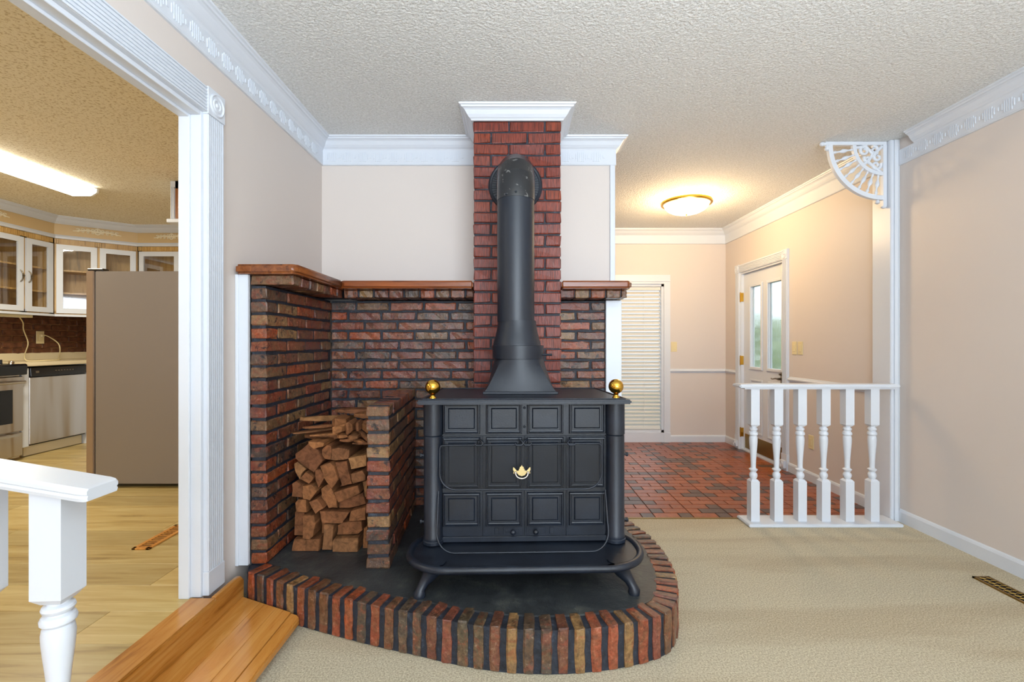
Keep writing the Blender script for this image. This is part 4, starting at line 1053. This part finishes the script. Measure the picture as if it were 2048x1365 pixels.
def wall_cabinet(label, p, q, depth, doors, z0=1.52, z1=2.318, hinge=True, handles=()):
    p = Vector((p[0], p[1], 0)); q = Vector((q[0], q[1], 0)); d = (q-p).normalized(); back = Vector((-d.y, d.x, 0)); L = (q-p).length
    t = thing('wall_cabinet', label, 'cabinet', tuple((p+q)/2+Vector((0, 0, z0))), 'glass-door kitchen wall cabinets')
    mx = Matrix(((d.x, back.x, 0, p.x), (d.y, back.y, 0, p.y), (0, 0, 1, 0), (0, 0, 0, 1)))
    g = .0015; mb = MB()
    mb.box(g, L-g, .018, depth, z0, z0+.018, mx); mb.box(g, L-g, .018, depth, z1-.018, z1, mx); mb.box(g, .018, .018, depth, z0, z1, mx); mb.box(L-.018, L-g, .018, depth, z0, z1, mx); mb.box(g, L-g, depth-.01, depth, z0, z1, mx)
    mb.obj('body', 'cabinet_wood', t)
    # face frame
    mb = MB(); mb.box(g, L-g, 0, .018, z0, z0+.035, mx); mb.box(g, L-g, 0, .018, z1-.06, z1, mx)
    xs = [0]+[v for a, b in doors for v in (a+.02, b-.02)]+[L]
    for i in range(0, len(xs), 2):
        if xs[i+1]-xs[i] > 0: mb.box(max(xs[i], g), min(xs[i+1], L-g), 0, .018, z0, z1, mx)
    mb.obj('face_frame', 'cabinet_wood', t)
    mb = MB(); k = 0
    while k*.018 < L-.02: mb.box(g+k*.018, g+k*.018+.013, -.004, 0, z1-.050, z1-.004, mx); k += 1
    mb.obj('fluted_strip', 'cabinet_wood', t)
    mb = MB()
    for z in (1.74, 1.98): mb.box(.02, L-.02, .03, depth-.02, z, z+.016, mx)
    mb.obj('shelf', 'cabinet_wood', t)
    mb = MB(); mb.box(g, L-g, -.012, .03, z0-.022, z0, mx); mb.obj('light_rail', 'white_trim', t)
    for i, (a, b) in enumerate(doors):
        mb = MB(); w_ = .052; y0, y1 = -.020, -.001; za, zb = z0+.012, z1-.062
        mb.box(a, a+w_, y0, y1, za, zb, mx); mb.box(b-w_, b, y0, y1, za, zb, mx); mb.box(a+w_, b-w_, y0, y1, za, za+w_, mx); mb.box(a+w_, b-w_, y0, y1, zb-w_, zb, mx)
        dd = mb.obj('door', 'white_trim', t)
        mb = MB(); mb.box(a+w_, b-w_, -.011, -.008, za+w_, zb-w_, mx); mb.obj('glass_pane', 'cabinet_glass', dd)
        if i < len(handles) and handles[i] is not None:
            hx_ = a+.026 if handles[i] == 'l' else b-.026; hz = (za+zb)/2-.02
            pts = [(hx_-.012, -.024, hz+.058), (hx_-.004, -.034, hz+.04), (hx_+.004, -.036, hz+.018), (hx_, -.046, hz), (hx_+.004, -.036, hz-.018), (hx_-.004, -.034, hz-.04), (hx_-.012, -.024, hz-.058)]
            MB().tube([tuple(mx @ Vector(v)) for v in pts], [.004, .005, .006, .011, .006, .005, .004], 8).obj('handle', 'pewter', dd, smooth=1)
    return t
dp = .315
wall_cabinet('white glass-door wall cabinet left of the kitchen corner with two doors', (UX, 4.30), (UX, 4.975), dp, [(.015, .352), (.380, .650)], handles=['r', 'l'])
wall_cabinet('white glass-door corner wall cabinet set at an angle behind the refrigerator door', DGA, DGB, dp, [(.017, .340), (.362, .672)], handles=[None, None])
wall_cabinet('white glass-door wall cabinet on the far kitchen wall mostly hidden by the refrigerator', (-4.262, 5.42), (-3.30, 5.42), dp, [(.02, .47), (.49, .94)], handles=[None, None])
# backsplash bricks on the left kitchen wall
kb = stempty('trim_backsplash', (KX, 5.0, 1.1), 'brown brick backsplash under the kitchen cabinets'); kb.name = 'wall_backsplash'
B(KX, KX+.008, 4.25, KY, 1.02, 1.52).obj('mortar', 'kitchen_mortar', kb); B(KX, -2.36, KY-.008, KY, 1.02, 1.52).obj('mortar', 'kitchen_mortar', kb)
for r in range(7):
    z = 1.105+r*.064; y = 4.25-(.10 if r % 2 else 0)
    while y < KY-.03:
        a, b = max(y, 4.25), min(y+.192, KY-.012)
        if b-a > .03: brick(kb, KX+.004, KX+.018, a, b, z, z+.055, 'kitchen_brick', 'y', .0, True)
        y += .203
# counter
ct = thing('countertop', 'cream kitchen countertop with low backsplash beside the range', 'countertop', (-4.8, 5, 1.0))
MB().prism([(KX+.001, 4.345), (-4.47, 4.345), (-4.47, 5.10), (-4.2, 5.12), (-3.2, 5.12), (-3.2, KY-.001), (KX+.001, KY-.001)], 1.0, 1.036).obj('slab', 'counter', ct, bev=.006, seg=2)
mb = MB(); mb.box(KX+.001, KX+.02, 4.345, KY-.01, 1.036, 1.112); mb.box(KX+.02, -3.2, KY-.03, KY-.009, 1.036, 1.112); mb.obj('splash', 'counter', ct, bev=.003)
bc = thing('base_cabinet', 'white narrow base cabinet panel between the range and dishwasher', 'cabinet', (-4.8, 4.38, ZK))
B(KX+.02, -4.51, 4.35, 4.415, ZK+.10, .999).obj('body', 'white_trim', bc); B(-4.51, -4.49, 4.35, 4.415, ZK+.10, .985).obj('front_panel', 'white_trim', bc, bev=.002)
B(KX+.02, -4.57, 4.35, 4.415, ZK, ZK+.10).obj('toe_kick', 'cabinet_wood', bc)
bc = thing('base_cabinet', 'white corner base cabinet behind the refrigerator', 'cabinet', (-4.5, 5.4, ZK))
MB().prism([(KX+.02, 5.03), (-4.51, 5.03), (-4.51, 5.12), (-4.2, 5.14), (-3.2, 5.14), (-3.2, KY-.01), (KX+.02, KY-.01)], ZK, .999).obj('body', 'white_trim', bc)
dw = thing('dishwasher', 'stainless dishwasher with a black control strip under the counter', 'dishwasher', (-4.7, 4.72, ZK))
B(-5.0, -4.52, 4.42, 5.025, ZK+.10, .985).obj('tub', 'black_plastic', dw)
B(-4.52, -4.492, 4.423, 5.022, ZK+.115, .895).obj('door', 'steel', dw, bev=.004)
mb = MB(); mb.prism([(-4.52, .90), (-4.478, .905), (-4.486, .985), (-4.52, .992)], 4.423, 5.022, 'xz'); cp = mb.obj('control_panel', 'black_plastic', dw, bev=.003)
mb = MB(); mb.box(-4.484, -4.4795, 4.47, 4.50, .935, .955); [mb.box(-4.484, -4.4800, 4.66+.03*k, 4.675+.03*k, .945, .953) for k in range(7)]; mb.obj('button', 'pewter', cp)
B(-5.0, -4.55, 4.423, 5.022, ZK+.005, ZK+.10).obj('toe_kick', 'counter', dw)
# range
rn = thing('kitchen_range', 'stainless range with black gas cooktop at the left edge of the kitchen', 'range', (-4.78, 3.96, ZK))
B(KX+.03, -4.50, 3.585, 4.338, ZK+.02, 1.03).obj('body', 'steel', rn)
MB().prism([(KX+.03, 1.03), (-4.44, 1.03), (-4.425, 1.015), (-4.43, .93), (-4.50, .925), (KX+.03, .925)], 3.58, 4.343, 'xz').obj('cooktop', 'black_glass', rn, bev=.004)
od = B(-4.50, -4.455, 3.59, 4.333, .42, .915).obj('oven_door', 'steel', rn, bev=.005)
B(-4.456, -4.451, 3.69, 4.235, .50, .80).obj('oven_window', 'black_glass', od)
mb = MB(); mb.tube([(-4.42, 3.62, .865), (-4.415, 3.96, .865), (-4.42, 4.31, .865)], .014, 10); mb.box(-4.455, -4.42, 3.63, 3.65, .855, .875); mb.box(-4.455, -4.42, 4.28, 4.30, .855, .875); mb.obj('oven_handle', 'chrome', od, smooth=1)
dw_ = B(-4.50, -4.46, 3.59, 4.333, ZK+.04, .405).obj('warming_drawer', 'steel', rn, bev=.005)
mb = MB(); mb.box(-4.462, -4.448, 3.62, 4.30, .375, .395); mb.obj('drawer_pull', 'chrome', dw_)
mb = MB()
for yy in (3.75, 4.17):
    for xx in (-4.92, -4.62):
        mb.lathe([(.05, 1.03), (.05, 1.045), (.03, 1.05)], Matrix.Translation((xx, yy, 0)), 20)
        for k in range(4):
            a = k*PI/2; mb.tube([(xx+.02*math.cos(a), yy+.02*math.sin(a), 1.062), (xx+.13*math.cos(a), yy+.13*math.sin(a), 1.062), (xx+.13*math.cos(a), yy+.13*math.sin(a), 1.031)], .006, 6)
mb.obj('burner_grate', 'cast_iron', rn)
for yy in (3.68, 3.82, 3.96, 4.10, 4.24):
    MB().lathe([(.020, 0), (.020, .02), (.014, .026)], Matrix.Translation((-4.47, yy, 1.03)), 16).obj('burner_knob', 'chrome', rn, smooth=.8)
# refrigerator
fr = thing('refrigerator', 'stainless refrigerator seen from its grey side standing past the opening', 'refrigerator', (-2.72, 3.84, ZK))
B(-3.055, -2.385, 3.48, 4.20, ZK+.03, 1.745).obj('body', 'fridge_side', fr, bev=.004, seg=2)
B(-3.063, -3.053, 3.49, 4.19, ZK+.05, 1.74).obj('door_gasket', 'black_plastic', fr)
B(-3.122, -3.063, 3.478, 4.202, ZK+.045, 1.750).obj('door', 'fridge_door', fr, bev=.006, seg=2)
B(-3.115, -3.00, 3.482, 3.54, 1.745, 1.766).obj('hinge_cover', 'black_plastic', fr, bev=.004)
mb = MB()
for xx in (-3.02, -2.43):
    for yy in (3.53, 4.14): mb.lathe([(.018, ZK), (.018, ZK+.012), (.012, ZK+.032)], Matrix.Translation((xx, yy, 0)), 12)
mb.obj('foot', 'black_plastic', fr)
B(-3.07, -2.98, 3.50, 4.18, ZK+.012, ZK+.045).obj('toe_grille', 'black_plastic', fr)
# small wall cabinet above
hc = thing('wall_cabinet', 'oak cabinet with white door hanging high behind the opening jamb', 'cabinet', (-2.58, 4.2, 2.2))
B(-2.765, -2.342, 3.90, 4.50, 2.235, KC-.002).obj('body', 'cabinet_wood_dark', hc)
mb = MB(); mb.box(-2.805, -2.767, 3.90, 4.50, 2.235, KC-.05); mb.box(-2.800, -2.790, 3.893, 3.90, 2.24, KC-.05); mb.box(-2.785, -2.772, 3.893, 3.90, 2.24, KC-.05); mb.obj('door', 'white_trim', hc, bev=.002)
B(-2.825, -2.342, 3.88, 4.52, 2.205, 2.235).obj('bottom_trim', 'white_trim', hc, bev=.004)
MB().sweep([(-2.805, 4.5), (-2.805, 3.90), (-2.342, 3.90)], [(0, -.06), (.01, -.06), (.02, -.045), (.04, -.02), (.05, -.015), (.05, 0), (0, 0)], KC-.002, -1).obj('crown', 'white_trim', hc)
# ceiling fixture
fx = thing('fluorescent_fixture', 'long bright wraparound fluorescent fixture on the kitchen ceiling', 'light fixture', (-3.68, 3.4, KC))
B(-3.79, -3.57, 2.86, 4.08, KC-.02, KC-.001).obj('housing', 'white_plastic', fx, bev=.003)
MB().prism([(-3.81, KC-.015), (-3.55, KC-.015), (-3.555, KC-.045), (-3.60, KC-.072), (-3.76, KC-.072), (-3.805, KC-.045)], 2.88, 4.06, 'xz').obj('diffuser', 'diffuser', fx, smooth=1.2)
mb = MB(); mb.prism([(-3.813, KC-.012), (-3.547, KC-.012), (-3.552, KC-.047), (-3.60, KC-.075), (-3.76, KC-.075), (-3.808, KC-.047)], 4.06, 4.08, 'xz'); mb.prism([(-3.813, KC-.012), (-3.547, KC-.012), (-3.552, KC-.047), (-3.60, KC-.075), (-3.76, KC-.075), (-3.808, KC-.047)], 2.86, 2.88, 'xz'); mb.obj('end_cap', 'white_plastic', fx)
area('fluorescent_glow', (-3.68, 3.47, KC-.085), (0, 0, 0), .2, 1.1, 40, (1, .92, .74))
# outlet and cord
plate('wall_outlet', 'ivory outlet on the kitchen brick backsplash with a cord plugged in', 'outlet', KX+.018, KX+.025, 5.09, 5.175, 1.21, 1.345, 'o', '+x')
def kp(px, py, X): Y = 950*(-X)/(CX-px); return (X, Y, H-(py-HY)*Y/950)
cd = [kp(37, 632, -4.86), kp(46, 646, -4.98), kp(47, 660, -5.05), kp(56, 685, -5.07), kp(52, 702, -5.0), kp(49, 712, -4.86), (-4.79, 4.70, 1.041), (-4.72, 4.83, 1.041), (-4.74, 4.98, 1.042), (-4.90, 5.13, 1.05), kp(120, 702, -5.02), kp(117, 688, -5.05), kp(103, 677, -5.07), kp(90, 671, -5.08), (KX+.032, 5.14, 1.295)]
cs = []
for i in range(len(cd)-1):
    p0, p1, p2, p3 = [Vector(cd[max(0, min(len(cd)-1, i+k))]) for k in (-1, 0, 1, 2)]
    for j in range(5):
        t = j/5; cs.append(.5*((2*p1)+(p2-p0)*t+(2*p0-5*p1+4*p2-p3)*t*t+(3*p1-p0-3*p2+p3)*t**3))
cs.append(Vector(cd[-1]))
pc = thing('power_cord', 'cream power cord looping from under the cabinet over the countertop to the outlet', 'cord', (-5.0, 4.9, 1.04))
MB().tube(cs, .0055, 8).obj('cable', 'ivory_plastic', pc, smooth=1)
B(KX+.024, KX+.05, 5.125, 5.155, 1.28, 1.31).obj('plug', 'ivory_plastic', pc, bev=.004)
ul = thing('under_cabinet_light', 'cream strip light fixed under the left kitchen wall cabinet', 'light fixture', (-4.88, 4.5, 1.48))
B(-4.93, -4.84, 4.32, 4.80, 1.472, 1.498).obj('housing', 'ivory_plastic', ul, bev=.003)
B(-4.925, -4.845, 4.35, 4.74, 1.4705, 1.4722).obj('lens', 'white_plastic', ul)

# ------------------------------------------------------------ outdoors seen through the door glass
struct(B(-3, 12, YF+.11, 14, -.35, -.25).obj('ground', 'lawn')); struct(B(XR+.11, 12, 0, YF+.11, -.35, -.25).obj('ground_side', 'lawn'))
hr_ = random.Random(2)
for i, (x, y, s) in enumerate(((3.95, 7.75, 1.0), (7.3, 12.6, 1.5))):
    t = thing('garden_shrub', ['leafy green shrub outside the door glass, left', 'leafy green shrub outside the door glass, right'][i], 'shrub', (x, y, -.25))
    mb = MB()
    for k in range(1400):
        v = Vector((hr_.gauss(0, 1), hr_.gauss(0, 1), hr_.gauss(0, 1))).normalized()*hr_.uniform(.6, 1)*.75*s
        c = Vector((x, y, .75*s))+Vector((v.x*.8, v.y*.8, v.z*(1.4 if i == 0 else .8))); u = Vector((hr_.gauss(0, 1), hr_.gauss(0, 1), hr_.gauss(0, 1))).normalized()*.06; q = u.cross(v).normalized()*.03
        mb.add([c-u, c+q, c+u, c-q], [(0, 1, 2, 3)])
    o = mb.obj('foliage', 'foliage', t); o['kind'] = 'stuff'
    MB().tube([(x, y, -.25), (x+.03, y, .6*s)], [.05, .02], 8).obj('stem', 'cabinet_wood_dark', t)
